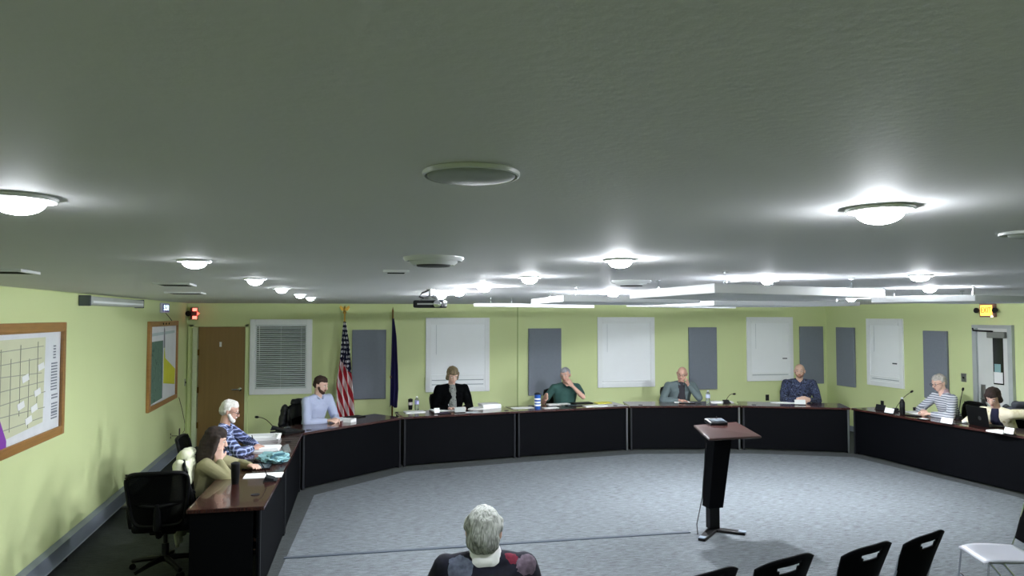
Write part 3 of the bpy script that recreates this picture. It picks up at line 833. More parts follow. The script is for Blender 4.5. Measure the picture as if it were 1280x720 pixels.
stack(589, 515.2, .2, .12, .004, 'grey sheet at the table edge below the thick pile', 'paper_sheet', 'papers', mat('grey_sheet', 'A8B0B4', .7), n=1)
# green shirt person
stack(653, 510, .34, .16, .006, 'white paper left of the blue can', n=2)
t = bottle(672, 511, .25, .05, 'tall blue and white drink can at the hand of the person in green', M['blue'], M['plast2'], name='drink_can', cat='can', tumbler=True)
for zz in (.045, .09, .14): MB().lathe([(.049, zz), (.0512, zz+.004), (.0512, zz+.022), (.049, zz+.026)]).build('white_band', M['paper'], t, smooth=True)
stack(688, 510, .24, .13, .006, 'white paper right of the blue can', n=2)
stack(698, 505.5, .38, .14, .01, 'long white papers at the elbow of the person in green', n=2)
tablet(717, 507.5, .26, .13, 'black tablet with grey screen right of the blue can')
tablet(727, 504, .34, .16, 'black portfolio behind the tablet near the person in green', M['plast2'], name='folder', cat='folder')
stack(754, 503.7, .26, .16, .01, 'yellow folder beside the black portfolio', 'yellow_folder', 'folder', M['yellow'], n=1)
stack(744, 507.5, .38, .15, .008, 'long white sheet in front of the yellow folder', n=1)
# bald person
stack(851, 502.2, .26, .18, .008, 'white papers under the hand of the bald person', n=2)
tablet(859, 504.2, .26, .07, 'dark eyeglass case at the edge of the bald person\'s papers', M['steel'], name='glasses_case', cat='glasses case')
bottle(885, 504.5, .22, .035, 'clear water bottle with white cap right of the bald person', M['clear'], M['white'], mat('faint_label', 'C2CCE6', .5))
stack(901, 502.8, .38, .17, .014, 'white papers beside the clear bottle and gooseneck microphone', n=3)
mic(908, 503.5, (917, 492.5), 'gooseneck microphone at the right end of the bald person\'s table')
# patterned sweater person
stack(981, 503.5, .46, .16, .008, 'white papers before the person with clasped hands', n=2)
nameplate(1000, 506, 'pale nameplate at the table edge before the person with clasped hands', mat('pale_card', 'C4CBC8', .5), .17)
# right table
nameplate(1101, 512.5, 'dark nameplate at the left end of the right-hand table', M['plast2'], .18)
nameplate(1112, 517, 'white place card with dark feet left of the dark bottle', M['paper'], .16)
mic(1117, 514, (1139, 490), 'long gooseneck microphone near the left end of the right-hand table')
bottle(1128, 518, .25, .036, 'dark cola bottle with clear top on the right-hand table', M['plast'], M['white'], M['plast2'], name='cola_bottle')
stack(1146, 516, .26, .22, .012, 'white papers in front of the person in stripes', n=3)
tablet(1141, 520, .2, .13, 'small black binder at the edge before the person in stripes', M['plast2'], name='folder', cat='folder')
tablet(1155, 524.5, .13, .1, 'white tray with a dark pen at the edge of the right-hand table', M['paper'], name='pen_tray', cat='tray')
bottle(1144, 514, .06, .03, 'small dark cup beside the papers of the person in stripes', M['plast2'], M['plast'], name='cup', cat='cup', tumbler=True)
nameplate(1184, 530, 'white place card between the person in stripes and the laptop', M['paper'], .17)
mic(1196, 524, (1203.5, 487.5), 'tall gooseneck microphone just left of the laptop')
p = at(1206, 529, TZ)
t = thing('computer_mouse', 'small white computer mouse on a dark pad left of the laptop', 'mouse', (p.x, p.y, TZ+.0005), -1.2)
MB().box((0, 0, .003), (.2, .14, .004)).build('mouse_pad', M['plast2'], t)
MB().ell((0, 0, .015), (.03, .05, .018)).build('mouse_body', M['white'], t, smooth=True)
# laptop
p = at(1222, 533, TZ)
t = thing('laptop', 'open black laptop with a silver badge on its lid on the right-hand table', 'laptop', (p.x+.02, p.y, TZ+.0005), -1.62)
MB().box((0, .12, .01), (.34, .24, .018), bev=.004).build('base', M['plast'], t)
MB().box((0, .125, .0205), (.29, .11, .003)).build('keyboard', M['plast2'], t)
lid = MB().box((0, 0, .125), (.34, .012, .25), bev=.004).xform(Matrix.Rotation(.15, 4, 'X')).build('screen_lid', M['plast'], t)
lid.location = (0, 0, .012)
o = MB().cyl((0, 0, 0), .026, .003, rot=(PI/2, 0, 0), n=24).build('badge', M['steel'], lid); o.location = (0.04, -.021, .1); o.rotation_euler = (.15, 0, 0)
MB().box((0, .0085, .13), (.3, .002, .21)).xform(Matrix.Rotation(.15, 4, 'X')).build('display', mat('dim_display', '8FA0B8', .3, emit=.25), lid)
stack(1250, 540.5, .22, .18, .02, 'white papers right of the laptop', n=3)
nameplate(1262, 543, 'white and dark place card at the right edge of the right-hand table', M['paper'], .12)

# ------------------------------------------------------------------ lectern
p = at(897, 664, 0)
t = thing('lectern', 'black lectern with a tilted mahogany top standing alone in the ring', 'lectern', (p.x, p.y, 0), .0)
# local axes follow the room; top quad found at about 1 m
q = [at(866.5, 531, 1.03), at(886, 548.5, .955), at(952.5, 545, .955), at(920.5, 527, 1.03)]
b = MB()
vs = [b.b.verts.new(v-p) for v in q]; vt = [b.b.verts.new(v-p-Vector((0, 0, .025))) for v in q]
b.b.faces.new(vs); b.b.faces.new(vt[::-1])
for i in range(4): b.b.faces.new((vs[i], vt[i], vt[(i+1) % 4], vs[(i+1) % 4]))
b.build('reading_top', M['top'], t, bev=.012)
cx = (q[0]+q[1]+q[2]+q[3])/4-p
e1 = (q[2]-q[1]); e1.z = 0; e1.normalize(); e2 = Vector((-e1.y, e1.x, 0))
def quad_tower(name, c0, w0, d0, z0, c1, w1, d1, z1, m):
    b = MB(); lo, hi = [], []
    for sx, sy in ((-1, -1), (1, -1), (1, 1), (-1, 1)):
        lo.append(b.b.verts.new(c0+e1*sx*w0/2+e2*sy*d0/2+Vector((0, 0, z0)))); hi.append(b.b.verts.new(c1+e1*sx*w1/2+e2*sy*d1/2+Vector((0, 0, z1))))
    b.b.faces.new(lo[::-1]); b.b.faces.new(hi)
    for i in range(4): b.b.faces.new((lo[i], lo[(i+1) % 4], hi[(i+1) % 4], hi[i]))
    return b.build(name, m, t, bev=.004)
top_c = Vector((cx.x-.07, cx.y, 0)); low_c = Vector((-.04, .02, 0))
quad_tower('column', low_c, .16, .13, .24, top_c, .2, .18, .955, M['black'])
quad_tower('inner_post', low_c, .11, .08, .03, low_c, .11, .08, .26, M['plast'])
MB().box((top_c.x, top_c.y, .945), (.3, .2, .02)).build('top_bracket', M['plast'], t)
for (px, py), nm in (((877, 677), 'foot'), ((932, 669), 'foot')):
    e = at(px, py, 0)-p; e.z = 0; s0 = low_c
    d = (e-s0); L = d.length; rz = math.atan2(d.y, d.x)
    o = MB().prism([(0, -.05), (L, -.035), (L, .035), (0, .05)], 0.0, .03).build(nm, M['plast'], t, bev=.006)
    o.location = s0; o.rotation_euler = (0, 0, rz)
    f_ = MB().box((L-.03, 0, .033), (.07, .06, .008)).build('foot_cap', mat('grey_cap', '6A7884', .5), o)
MB().tube([(top_c.x-.1, top_c.y+.06, .9), (-.14, .0, .6), (-.17, -.02, .35), (-.25, -.06, .1), (-.26, -.1, .012)], .005).build('cable', M['plast2'], t)
p2 = at(895, 530, 1.02)
t = thing('microphone', 'black microphone base resting on the lectern top', 'microphone', p2+Vector((0, 0, -.012)), .0)
MB().box((0, 0, .03), (.2, .15, .045), rot=(.2, 0, 0), bev=.012).build('base', M['plast2'], t)
MB().box((0, -.02, .056), (.16, .08, .004), rot=(.2, 0, 0)).build('control_face', M['tabgrey'], t)
MB().tube([(.02, .04, .05), (.02, .03, .08), (.0, .0, .085)], .006).build('gooseneck_stub', M['plast'], t)

# cable cover on the carpet
a, b_ = at(355, 698.5, 0), at(862, 666, 0)
d = b_-a; n_ = Vector((-d.y, d.x, 0)).normalized()*.022
pts = []
o = MB().prism([a-n_, b_-n_, b_+n_, a+n_], .004, .012).build('cable_cover', M['cover'])
tag(o, 'long dark cable cover strip crossing the carpet to the lectern', 'cable cover')

# ------------------------------------------------------------------ flags
def flag_thing(px, top_py, label, kind):
    base = on_line(px, 480, (-3, 12.2), (8, 12.2))
    t = thing('flag', label, 'flag', (base.x, 12.2, 0), 0)
    zt = on_line(px, top_py, (-3, 12.2), (8, 12.2)).z
    MB().tube([(0, 0, .02), (0, 0, zt)], .014, 12).build('pole', M['gold'] if kind == 'us' else M['brass'], t, smooth=True)
    MB().lathe([(.14, 0), (.14, .02), (.05, .05), (.02, .08)]).build('floor_stand', M['gold'], t, smooth=True)
    return t, zt
def drape(prof, ncol, pleats, amp, zt, zb, m, t, name):
    b = MB(); rows = 60; grid = []
    uvl = b.b.loops.layers.uv.new('uv')
    for j in range(rows+1):
        v = j/rows; z = zt+(zb-zt)*v
        f = v*(len(prof)-1); i = min(int(f), len(prof)-2); u_ = f-i
        l = prof[i][0]*(1-u_)+prof[i+1][0]*u_; r = prof[i][1]*(1-u_)+prof[i+1][1]*u_
        row = []
        for k in range(ncol+1):
            u = k/ncol; a_ = amp*min(1, v*4+.15)
            row.append(b.b.verts.new((l+(r-l)*u+.3*a_*math.sin(u*pleats*2*PI+1), -.02-a_*(1.15+math.sin(u*pleats*2*PI+1.2*v)), z+.02*math.sin(u*7)*v)))
        grid.append(row)
    for j in range(rows):
        for k in range(ncol):
            f = b.b.faces.new((grid[j][k], grid[j][k+1], grid[j+1][k+1], grid[j+1][k]))
            for lp, (uu, vv) in zip(f.loops, ((k, j), (k+1, j), (k+1, j+1), (k, j+1))): lp[uvl].uv = (uu/ncol, vv/rows)
    bmesh.ops.recalc_face_normals(b.b, faces=b.b.faces[:])
    o = b.build(name, m, t, smooth=False)
    for pl in o.data.polygons: pl.use_smooth = True
    md = o.modifiers.new('thickness', 'SOLIDIFY'); md.thickness = .004
    return o
usm = base_mat('stars_and_stripes', .8); nt, bs, tc = nodes(usm)
sp = nt.nodes.new('ShaderNodeSeparateXYZ'); nt.links.new(tc.outputs['UV'], sp.inputs[0])
U, V = sp.outputs[0], sp.outputs[1]
st = mth(nt, 'SINE', mth(nt, 'MULTIPLY', mth(nt, 'ADD', mth(nt, 'MULTIPLY', U, 3.0), mth(nt, 'MULTIPLY', V, -4.6)), 2*PI))
stripes = mixc(nt, mth(nt, 'GREATER_THAN', st, 0), lin('ECE6E8'), lin('B0182C'))
su = mth(nt, 'SUBTRACT', mth(nt, 'FRACT', mth(nt, 'ADD', mth(nt, 'MULTIPLY', U, 4.5), mth(nt, 'MULTIPLY', V, 5))), .5)
sv = mth(nt, 'SUBTRACT', mth(nt, 'FRACT', mth(nt, 'MULTIPLY', V, 22)), .5)
dist = mth(nt, 'SQRT', mth(nt, 'ADD', mth(nt, 'POWER', su, 2), mth(nt, 'POWER', sv, 2)))
canton = mixc(nt, mth(nt, 'LESS_THAN', dist, .3), lin('10183A'), lin('F0F0F4'))
edge = mth(nt, 'SUBTRACT', V, mth(nt, 'MULTIPLY', U, .16))
nt.links.new(mixc(nt, mth(nt, 'LESS_THAN', edge, .36), stripes, canton), bs.inputs['Base Color'])
t, zt = flag_thing(430, 389, 'draped United States flag on a gold pole with an eagle on top', 'us')
k = 1/69.0
z0_ = on_line(430, 402, (-3, 12.2), (8, 12.2)).z; z1_ = z0_-118/69.0
drape([(-.02, .02), (-.05, .08), (-.085, .12), (-.13, .15), (-.12, .18), (-.08, .2)], 60, 3.5, .045, z0_, z1_, usm, t, 'flag_cloth')
MB().ell((0, 0, zt+.03), (.025, .02, .04)).ell((0, -.02, zt+.075), (.014, .02, .014)).ell((0, 0, zt-.02), .03).build('eagle_finial', M['gold'], t, smooth=True)
for sx in (-1, 1): MB().prism([(0, 0), (sx*.07, .06), (sx*.085, .02), (sx*.05, -.03), (0, -.03)], -.006, .006).xform(Matrix.Translation((0, 0, zt+.04)) @ Matrix.Rotation(PI/2, 4, 'X')).build('eagle_wing', M['gold'], t)
t, zt = flag_thing(490.5, 391, 'furled navy blue flag on a thin pole near the black-clad person', 'navy')
z0_ = on_line(490, 398, (-3, 12.2), (8, 12.2)).z
drape([(-.01, .02), (-.02, .06), (-.03, .08), (-.04, .1), (-.045, .11), (-.05, .09)], 40, 2.5, .035, z0_, .62, mat('navy_cloth', '1C1650', .8, var=.2), t, 'flag_cloth')
MB().lathe([(.012, 0), (.018, .03), (.002, .1)], (0, 0, zt)).build('spear_finial', M['brass'], t, smooth=True)
MB().ell((-.03, -.04, 1.12), (.015, .015, .03)).build('tassel', M['gold'], t, smooth=True)


# ------------------------------------------------------------------ chairs
def office_chair(label, loc, rz, scale=1.0):
    t = thing('office_chair', label, 'chair', (loc[0], loc[1], 0), rz, 'black office chairs', scale=scale)
    b = MB()
    for k in range(5):
        a_ = 2*PI*k/5+.3
        b.tube([(0, 0, .12), (.16*math.cos(a_), .16*math.sin(a_), .105), (.31*math.cos(a_), .31*math.sin(a_), .075)], [.03, .024, .017], 8)
    b.build('star_base', M['plast'], t, smooth=True)
    for k in range(5):
        a_ = 2*PI*k/5+.3
        MB().cyl((.31*math.cos(a_), .31*math.sin(a_), .029), .028, .045, rot=(PI/2, 0, a_+.6), n=16).build('caster', M['plast'], t, smooth=True)
    MB().cyl((0, 0, .17), .032, .16).cyl((0, 0, .3), .018, .14).build('gas_lift', M['plast2'], t, smooth=True)
    MB().box((0, 0, .38), (.22, .26, .05), bev=.015).build('tilt_mechanism', M['plast'], t)
    MB().box((0, .02, .435), (.48, .47, .075), bev=.035, seg=4).build('seat', mat('black_upholstery', '08090B', .9, var=.1, spec=.1), t, smooth=True)
    # back frame: rounded trapezoid ring
    ring = []
    for i in range(40):
        a_ = 2*PI*i/40; ca, sa = math.cos(a_), math.sin(a_)
        x = .235*math.copysign(abs(ca)**.35, ca); z = .24*math.copysign(abs(sa)**.35, sa)
        x *= (1+.22*z/.24*.5)
        ring.append((x, -.25-.12*(z+.24)/.48+.04*(1-(x/.25)**2)*-1, .72+z))
    MB().tube(ring, .017, 8, closed=True).build('back_frame', M['plast'], t, smooth=True)
    b = MB(); n = 10; g = []
    for j in range(n+1):
        z = -.235+.47*j/n; row = []
        for i in range(n+1):
            x = (-.225+.45*i/n)*(1+.11*z/.24); row.append(b.b.verts.new((x, -.25-.12*(z+.24)/.48-.04*(1-(x/.25)**2), .72+z)))
        g.append(row)
    for j in range(n):
        for i in range(n): b.b.faces.new((g[j][i], g[j][i+1], g[j+1][i+1], g[j+1][i]))
    o = b.build('back_mesh', M['mesh'], t)
    md = o.modifiers.new('thickness', 'SOLIDIFY'); md.thickness = .004
    MB().tube([(-.2, -.29, .68), (0, -.355, .66), (.2, -.29, .68)], .018, 8).build('lumbar_bar', M['plast'], t, smooth=True)
    MB().tube([(0, -.08, .38), (0, -.26, .39), (0, -.32, .46), (0, -.34, .6), (0, -.36, .68)], [.03, .03, .035, .03, .02], 8).build('back_support', M['plast'], t, smooth=True)
    for sx in (-1, 1):
        a_ = MB().tube([(sx*.2, -.02, .395), (sx*.29, -.02, .41), (sx*.3, -.03, .52), (sx*.3, -.03, .6)], [.018, .018, .022, .024], 8).build('armrest', M['plast'], t, smooth=True)
        MB().box((sx*.3, .0, .615), (.085, .26, .03), bev=.013, seg=3).build('arm_pad', M['plast2'], a_, smooth=True)
    return t

p = at(206, 713, 0)
office_chair('empty black mesh office chair at the lower left, behind the near table end', p, .06, .93)


def stack_chair(label, loc, rz, proto=[]):
    if proto:
        t = copy_tree(proto[0]); t.location = (loc[0], loc[1], 0); t.rotation_euler = (0, 0, rz); t['label'] = label
        return t
    t = thing('stacking_chair', label, 'chair', (loc[0], loc[1], 0), rz, 'black stacking chairs')
    # seat shell
    b = MB(); n = 12; g = []
    for j in range(n+1):
        v = j/n; row = []
        for i in range(n+1):
            u = i/n*2-1; hw = .225-.02*v**3-.02*(1-v)**4
            y = -.2+.43*v
            row.append(b.b.verts.new((u*hw, y, .445-.02*math.cos(u*PI/2)*math.sin(PI*min(1, v*1.1))-.03*v**6)))
        g.append(row)
    for j in range(n):
        for i in range(n): b.b.faces.new((g[j][i], g[j][i+1], g[j+1][i+1], g[j+1][i]))
    o = b.build('seat', M['seatgrey'], t, smooth=True); o.modifiers.new('thickness', 'SOLIDIFY').thickness = .012
    # back shell with hand slot
    b = MB(); nx, nz = 24, 20; g = {}
    for j in range(nz+1):
        v = j/nz
        for i in range(nx+1):
            u = i/nx*2-1
            hw = .235*(.84+.16*v)
            x = u*hw; z = .5+.34*v
            top = .04*(1-abs(u)**3); bot = -.03*(1-u*u)
            z += top*v**3 + bot*(1-v)**2
            g[i, j] = b.b.verts.new((x, -.215-.12*v-.045*(1-u*u), z))
    for j in range(nz):
        for i in range(nx):
            u = (i+.5)/nx*2-1; v = (j+.5)/nz
            if abs(u) < .45 and .8 < v < .92 and not (v < .84 and abs(u) > .3): continue
            b.b.faces.new((g[i, j], g[i+1, j], g[i+1, j+1], g[i, j+1]))
    o = b.build('backrest', mat('black_chair_shell', '040507', .75, var=.1, spec=.06), t, smooth=True)
    bmesh_clean = [v for v in o.data.vertices]
    o.modifiers.new('thickness', 'SOLIDIFY').thickness = .012
    for sx in (-1, 1):
        MB().tube([(sx*.215, -.3, .78), (sx*.21, -.24, .56), (sx*.21, -.19, .44), (sx*.21, .0, .425), (sx*.215, .2, .42)], .0075, 8).build('side_rail', M['chrome'], t, smooth=True)
        MB().tube([(sx*.215, .2, .42), (sx*.235, .24, .01)], .0075, 8).build('leg', M['chrome'], t, smooth=True)
        MB().tube([(sx*.21, .1, .425), (sx*.235, -.26, .01)], .0075, 8).build('leg', M['chrome'], t, smooth=True)
        MB().tube([(sx*.24, .24, .012), (sx*.24, -.26, .012)], .008, 8).build('sled_runner', M['chrome'], t, smooth=True)
    MB().tube([(-.225, .21, .2), (0, .23, .2), (.225, .21, .2)], .006, 8).tube([(-.21, .1, .415), (.21, .1, .415)], .006).build('cross_bar', M['chrome'], t, smooth=True)
    proto.append(t)
    return t

def place_by_back(pl, pr, label, z=.80):
    a, b_ = at(*pl, z), at(*pr, z); d = b_-a; ang_ = math.atan2(d.y, d.x); m = (a+b_)/2
    # back sits at local y about -.33; the person would face local +Y
    off = Matrix.Rotation(ang_, 3, 'Z') @ Vector((0, .33, 0))
    return stack_chair(label, (m.x+off.x, m.y+off.y), ang_)
place_by_back((948, 722), (1013, 704), 'black slotted chair back at the lower edge, leftmost of the three large ones')
place_by_back((1050, 707), (1116, 687), 'black slotted chair back at the lower edge, middle of the three large ones')
place_by_back((1124, 693), (1185, 671), 'black slotted chair back, highest and rightmost of the row of three')
place_by_back((848, 742), (916, 722), 'black chair back whose tip just shows, left of the row at the lower edge')
p = Vector((4.50, 4.48, 0))
side_chair = stack_chair('black-backed chair with pale seat seen side-on at the lower right corner', (p.x, p.y), 1.25)
side_chair.scale = (.9, .9, .95)

# ------------------------------------------------------------------ people
def hull_into(bm_, parts):
    tb = bmesh.new()
    for c, r in parts:
        q = bmesh.ops.create_icosphere(tb, subdivisions=2, radius=1)
        rr = (r, r, r) if isinstance(r, (int, float)) else r
        bmesh.ops.scale(tb, verts=q['verts'], vec=rr); bmesh.ops.translate(tb, verts=q['verts'], vec=c)
    if len(parts) > 1:
        q = bmesh.ops.convex_hull(tb, input=tb.verts[:])
        inner = [v for v in tb.verts if not v.link_faces or all(f not in q['geom'] for f in v.link_faces)]
        junk = list({g for g in list(q['geom_interior'])+list(q['geom_unused']) if isinstance(g, bmesh.types.BMVert)})
        bmesh.ops.delete(tb, geom=junk, context='VERTS')
    me = bpy.data.meshes.new('tmp'); tb.to_mesh(me); tb.free()
    bm_.from_mesh(me); bpy.data.meshes.remove(me)

WS = bpy.data.scenes.new('workshop')   # a bench for evaluating remesh modifiers; removed at the end
def blob(name, prims, voxel, m, parent, smooth=3, wrinkle=0, wscale=9, mtx=None):
    bm_ = bmesh.new()
    for pr in prims: hull_into(bm_, pr)
    me = bpy.data.meshes.new('tmp'); bm_.to_mesh(me); bm_.free()
    o = bpy.data.objects.new('tmp', me); WS.collection.objects.link(o)
    r = o.modifiers.new('r', 'REMESH'); r.mode = 'VOXEL'; r.voxel_size = voxel
    s_ = o.modifiers.new('s', 'SMOOTH'); s_.iterations = smooth; s_.factor = .5
    WS.view_layers[0].update(); dg = WS.view_layers[0].depsgraph
    res = bpy.data.meshes.new_from_object(o.evaluated_get(dg))
    bpy.data.objects.remove(o); bpy.data.meshes.remove(me)
    if wrinkle:
        nrm = [v.normal.copy() for v in res.vertices]
        for v, vn in zip(res.vertices, nrm):
            n_ = noise.noise(Vector((v.co.x*wscale, v.co.y*wscale, v.co.z*wscale*1.6)))
            n2 = 1-abs(noise.noise(v.co*wscale*.7+Vector((5, 3, 1))))*2
            v.co += vn*wrinkle*(n_+.6*n2)
    res.materials.clear(); res.materials.append(m)
    for pl in res.polygons: pl.use_smooth = True
    res.name = name
    ob = bpy.data.objects.new(name, res); COL.objects.link(ob); ob.parent = parent
    if mtx: res.transform(mtx)
    return ob

def ik(S_, W_, L1, L2, pole):
    S_, W_ = Vector(S_), Vector(W_); d = W_-S_; L = d.length
    if L > (L1+L2)*.985: W_ = S_+d*((L1+L2)*.985/L); d = W_-S_; L = d.length
    if L < .12: L = .12
    x = (L1*L1-L2*L2+L*L)/(2*L); hgt = math.sqrt(max(0, L1*L1-x*x)); u = d.normalized()
    p_ = Vector(pole); p_ = (p_-u*p_.dot(u)).normalized()
    return S_+u*x+p_*hgt, W_

def hand(W_, d, n, side, curl=.5):
    """fingers and palm; side=+1 right hand. n = direction the palm faces"""
    W_ = Vector(W_); d = Vector(d).normalized(); n = Vector(n); n = (n-d*n.dot(d)).normalized()
    l = d.cross(n)*-side   # towards the thumb
    out = [[(W_-l*.018, .017), (W_+l*.018, .017), (W_+d*.085-l*.033, .012), (W_+d*.09+l*.033, .013)]]
    for off, ln in ((.034, .072), (.012, .082), (-.011, .076), (-.033, .058)):
        b0 = W_+d*.088+l*off; dd = d.copy(); p0 = b0
        for q, f in enumerate((.45, .32, .23)):
            a_ = curl*(.7 if q == 0 else 1.0)
            dd = (dd*math.cos(a_)+n.lerp(-d, min(1, curl*q*.45)).normalized()*math.sin(a_)).normalized()
            p1 = p0+dd*ln*f
            out.append([(p0, .0092-.0006*q), (p1, .0086-.0006*q)]); p0 = p1
    tb = W_+d*.025+l*.028; t1 = tb+(d*.55+l*.75+n*.25).normalized()*.042; t2 = t1+(d*.85+l*.1+n*(.2+.4*curl)).normalized()*.032
    out += [[(tb, .014), (t1, .011)], [(t1, .011), (t2, .009)]]
    return out

SKIN = {'light': mat('skin_light', 'D3AE9C', .55, var=.06, vscale=12), 'ruddy': mat('skin_ruddy', 'C49A88', .55, var=.08, vscale=12), 'tan': mat('skin_tan', 'C2A08C', .55, var=.06, vscale=12)}
def hairmat(name, c0, c1):
    if name in MATS: return MATS[name]
    return blotch_mat(name, [c0, c1, c0], 22, .85, False, (3, 3, .7))
LIP = mat('lip', 'A85C54', .5); EYE = mat('eye_dark', '1C1512', .2); EYEW = mat('eye_white', 'D8D4CE', .3)

def person(label, loc, rz, scale=1.05, skin='light', hair=('short', 'hair_brown', '3A2A1E', '4C3828'), shirt=None, trousers=None,
           lean=.08, side=0, shoulder=.185, girth=1.0, head=(0, 0, 0), hoff=(0, .03), drop=0, R=None, L_=None, short=False, beard=None,
           glasses=False, seat_z=0, collar=None, wr=.004, open_front=None, neck=0, smile=False, legs=True):
    """R / L_: dict(w=wrist, pole=elbow direction, d=finger direction, n=palm direction, curl=..) in the body's own frame (faces +Y, right hand at +X)"""
    t = thing('person', label, 'person', (loc[0], loc[1], 0), rz, scale=scale)
    P0 = Vector((0, 0, .55)); Wst = Vector((side*.3, lean*.3, .69-drop*.3)); C = Vector((side*.7, lean*.75, .86-drop*.6)); SH = Vector((side, lean, .975-drop))
    NB = SH+Vector((0, .005, .045)); HD = NB+Vector((hoff[0], hoff[1]+.01, .145+neck))
    sk = SKIN[skin]
    S_ = {s: SH+Vector((s*shoulder, 0, -.005)) for s in (-1, 1)}
    arms = {}
    for s, a_ in ((1, R), (-1, L_)):
        E_, W_ = ik(S_[s], a_['w'], .29, .255, a_['pole']); arms[s] = (E_, W_, a_)
    HM = Matrix.Translation(HD) @ Euler((head[0], head[1], head[2])).to_matrix().to_4x4()
    def hp(parts):
        rot = HM.to_3x3()
        return [(HM @ Vector(c), r) for c, r in parts]
    g = girth
    body = [[(P0, (.15, .1, .09)), (Wst, (.125*g, .085*g, .08))], [(Wst, (.125*g, .085*g, .08)), (C, (.145*g, .095*g, .1))], [(C, (.145, .095, .1)), (S_[1], .045), (S_[-1], .045)],
            [(NB-Vector((0, 0, .03)), .055), (HM @ Vector((0, -.01, -.06)), .052)]]
    # head
    body += [hp([((0, -.02, .03), .078), ((0, .012, .035), .072), ((0, -.005, .045), .07)]),
             hp([((0, .02, .03), .066), ((0, .03, -.03), .056), ((0, .045, -.075), .03)]),
             hp([((.028, .03, -.035), .035), ((-.028, .03, -.035), .035), ((0, .055, -.088), .018)]),
             hp([((0, .088, .012), .009), ((0, .106, -.022), .011), ((.009, .096, -.028), .009), ((-.009, .096, -.028), .009)]),
             hp([((.03, .072, .028), .012), ((-.03, .072, .028), .012)]),
             hp([((.0, .078, -.055), .012), ((0.016, .072, -.055), .009), ((-.016, .072, -.055), .009)])]
    for s in (-1, 1):
        body.append(hp([((s*.077, -.004, .012), .009), ((s*.08, -.008, -.01), .011), ((s*.076, -.002, -.03), .007), ((s*.084, -.016, .012), .007)]))
        E_, W_, a_ = arms[s]
        body += [[(S_[s], .045), (E_, .036)], [(E_, .037), (E_.lerp(W_, .3), .038), (W_, .024)]]
        body += hand(W_, a_.get('d') or (W_-E_), a_.get('n', (0, 0, -1)), s, a_.get('curl', .45))
        hx = Vector((s*.085, .03, .535)); kn = Vector((s*.12, .43, .52)); an = Vector((s*.13, .40, .09))
        body += [[(hx, .075), (kn, .05)], [(kn, .048), (an.lerp(kn, .6)-Vector((0, .015, 0)), .045), (an, .03)], [(an, .032), (an+Vector((0, .1, -.05)), .025)]]
    if seat_z:
        pass
    blob('body', body, .0065, sk, t, 3)
    # shirt
    sh = [[(P0-Vector((0, 0, .02)), (.17, .12, .1)), (Wst, (.15*g, .115*g, .09))], [(Wst, (.15*g, .115*g, .09)), (C, (.165*g, .118*g, .11))],
          [(C, (.165, .115, .11)), (S_[1], .058), (S_[-1], .058)], [(S_[1], .052), (S_[-1], .052), (NB-Vector((0, .008, .022)), .06)]]
    for s in (-1, 1):
        E_, W_, a_ = arms[s]
        if short:
            sh += [[(S_[s], .06), (S_[s].lerp(E_, .72), .056)]]
        else:
            cuff = E_.lerp(W_, .9)
            sh += [[(S_[s], .064), (S_[s].lerp(E_, .5), .06*max(1, g*.95)), (E_, .055)], [(E_, .056), (E_.lerp(W_, .4), .051), (cuff, .036)]]
    shm = blob('shirt', sh, .009, shirt, t, 2, wr)
    if open_front:
        blob('inner_top', [[(C+Vector((0, .04, -.14)), (.075, .105*girth**.5, .1)), (C+Vector((0, .045, .02)), (.078, .105, .08)), (NB+Vector((0, .025, -.02)), .055)]], .009, open_front, t, 2)
    if collar:
        kind, cm = collar
        if kind == 'turtle':
            blob('collar', [[(NB+Vector((.028, -.012, -.018)), .062), (NB+Vector((-.028, -.012, -.018)), .062), (NB+Vector((.02, -.01, .03)), .052), (NB+Vector((-.02, -.01, .03)), .052)]], .008, cm, t, 2)
        else:
            for s in (-1, 1):
                blob('collar', [[(NB+Vector((s*.045, -.03, .012)), .02), (NB+Vector((s*.05, .03, .0)), .018), (NB+Vector((s*.03, .07, -.03)), .014)]], .007, cm, t, 1)
    tr = []
    for s in (-1, 1):
        hx = Vector((s*.09, .03, .53)); kn = Vector((s*.12, .43, .52)); an = Vector((s*.13, .40, .11))
        tr += [[(Vector((0, -.01, .53)), (.16, .115, .085)), (hx, .088)], [(hx, .088), (kn, .064)], [(kn, .063), (kn.lerp(an, .4), .058), (an, .052)]]
    blob('trousers', tr, .011, trousers or MATS.get('dark_trousers') or mat('dark_trousers', '22252C', .85, var=.15), t, 2, .003)
    for s in (-1, 1):
        an = Vector((s*.13, .40, .06))
        blob('shoe', [[(an+Vector((0, -.03, -.015)), (.038, .05, .035)), (an+Vector((0, .1, -.027)), (.043, .06, .026)), (an+Vector((0, .16, -.032)), (.036, .04, .022))]], .009, mat('black_shoe', '15151A', .4), t, 2)
    # hair
    style, hn, h0, h1 = hair
    hm = hairmat(hn, h0, h1)
    if style == 'short':
        hr = [hp([((0, -.026, .044), .08), ((0, .012, .06), .066)]), hp([((0, -.045, .0), .064), ((0, -.026, .045), .078)])]
        for s in (-1, 1): hr.append(hp([((s*.067, .0, .03), .014), ((s*.064, -.03, -.005), .02)]))
    elif style == 'bald':
        hr = []
        for s in (-1, 1): hr.append(hp([((s*.066, -.02, .01), .019), ((s*.05, -.06, -.01), .034)]))
        hr.append(hp([((.03, -.07, -.015), .034), ((-.03, -.07, -.015), .034), ((0, -.07, .02), .034)]))
    elif style == 'bob':
        hr = [hp([((0, -.03, .05), .09), ((0, .025, .072), .066)]), hp([((0, -.05, -.03), .078), ((0, -.03, .05), .086)])]
        for s in (-1, 1): hr.append(hp([((s*.07, .01, .04), .026), ((s*.074, .0, -.045), .022), ((s*.05, -.05, -.06), .04)]))
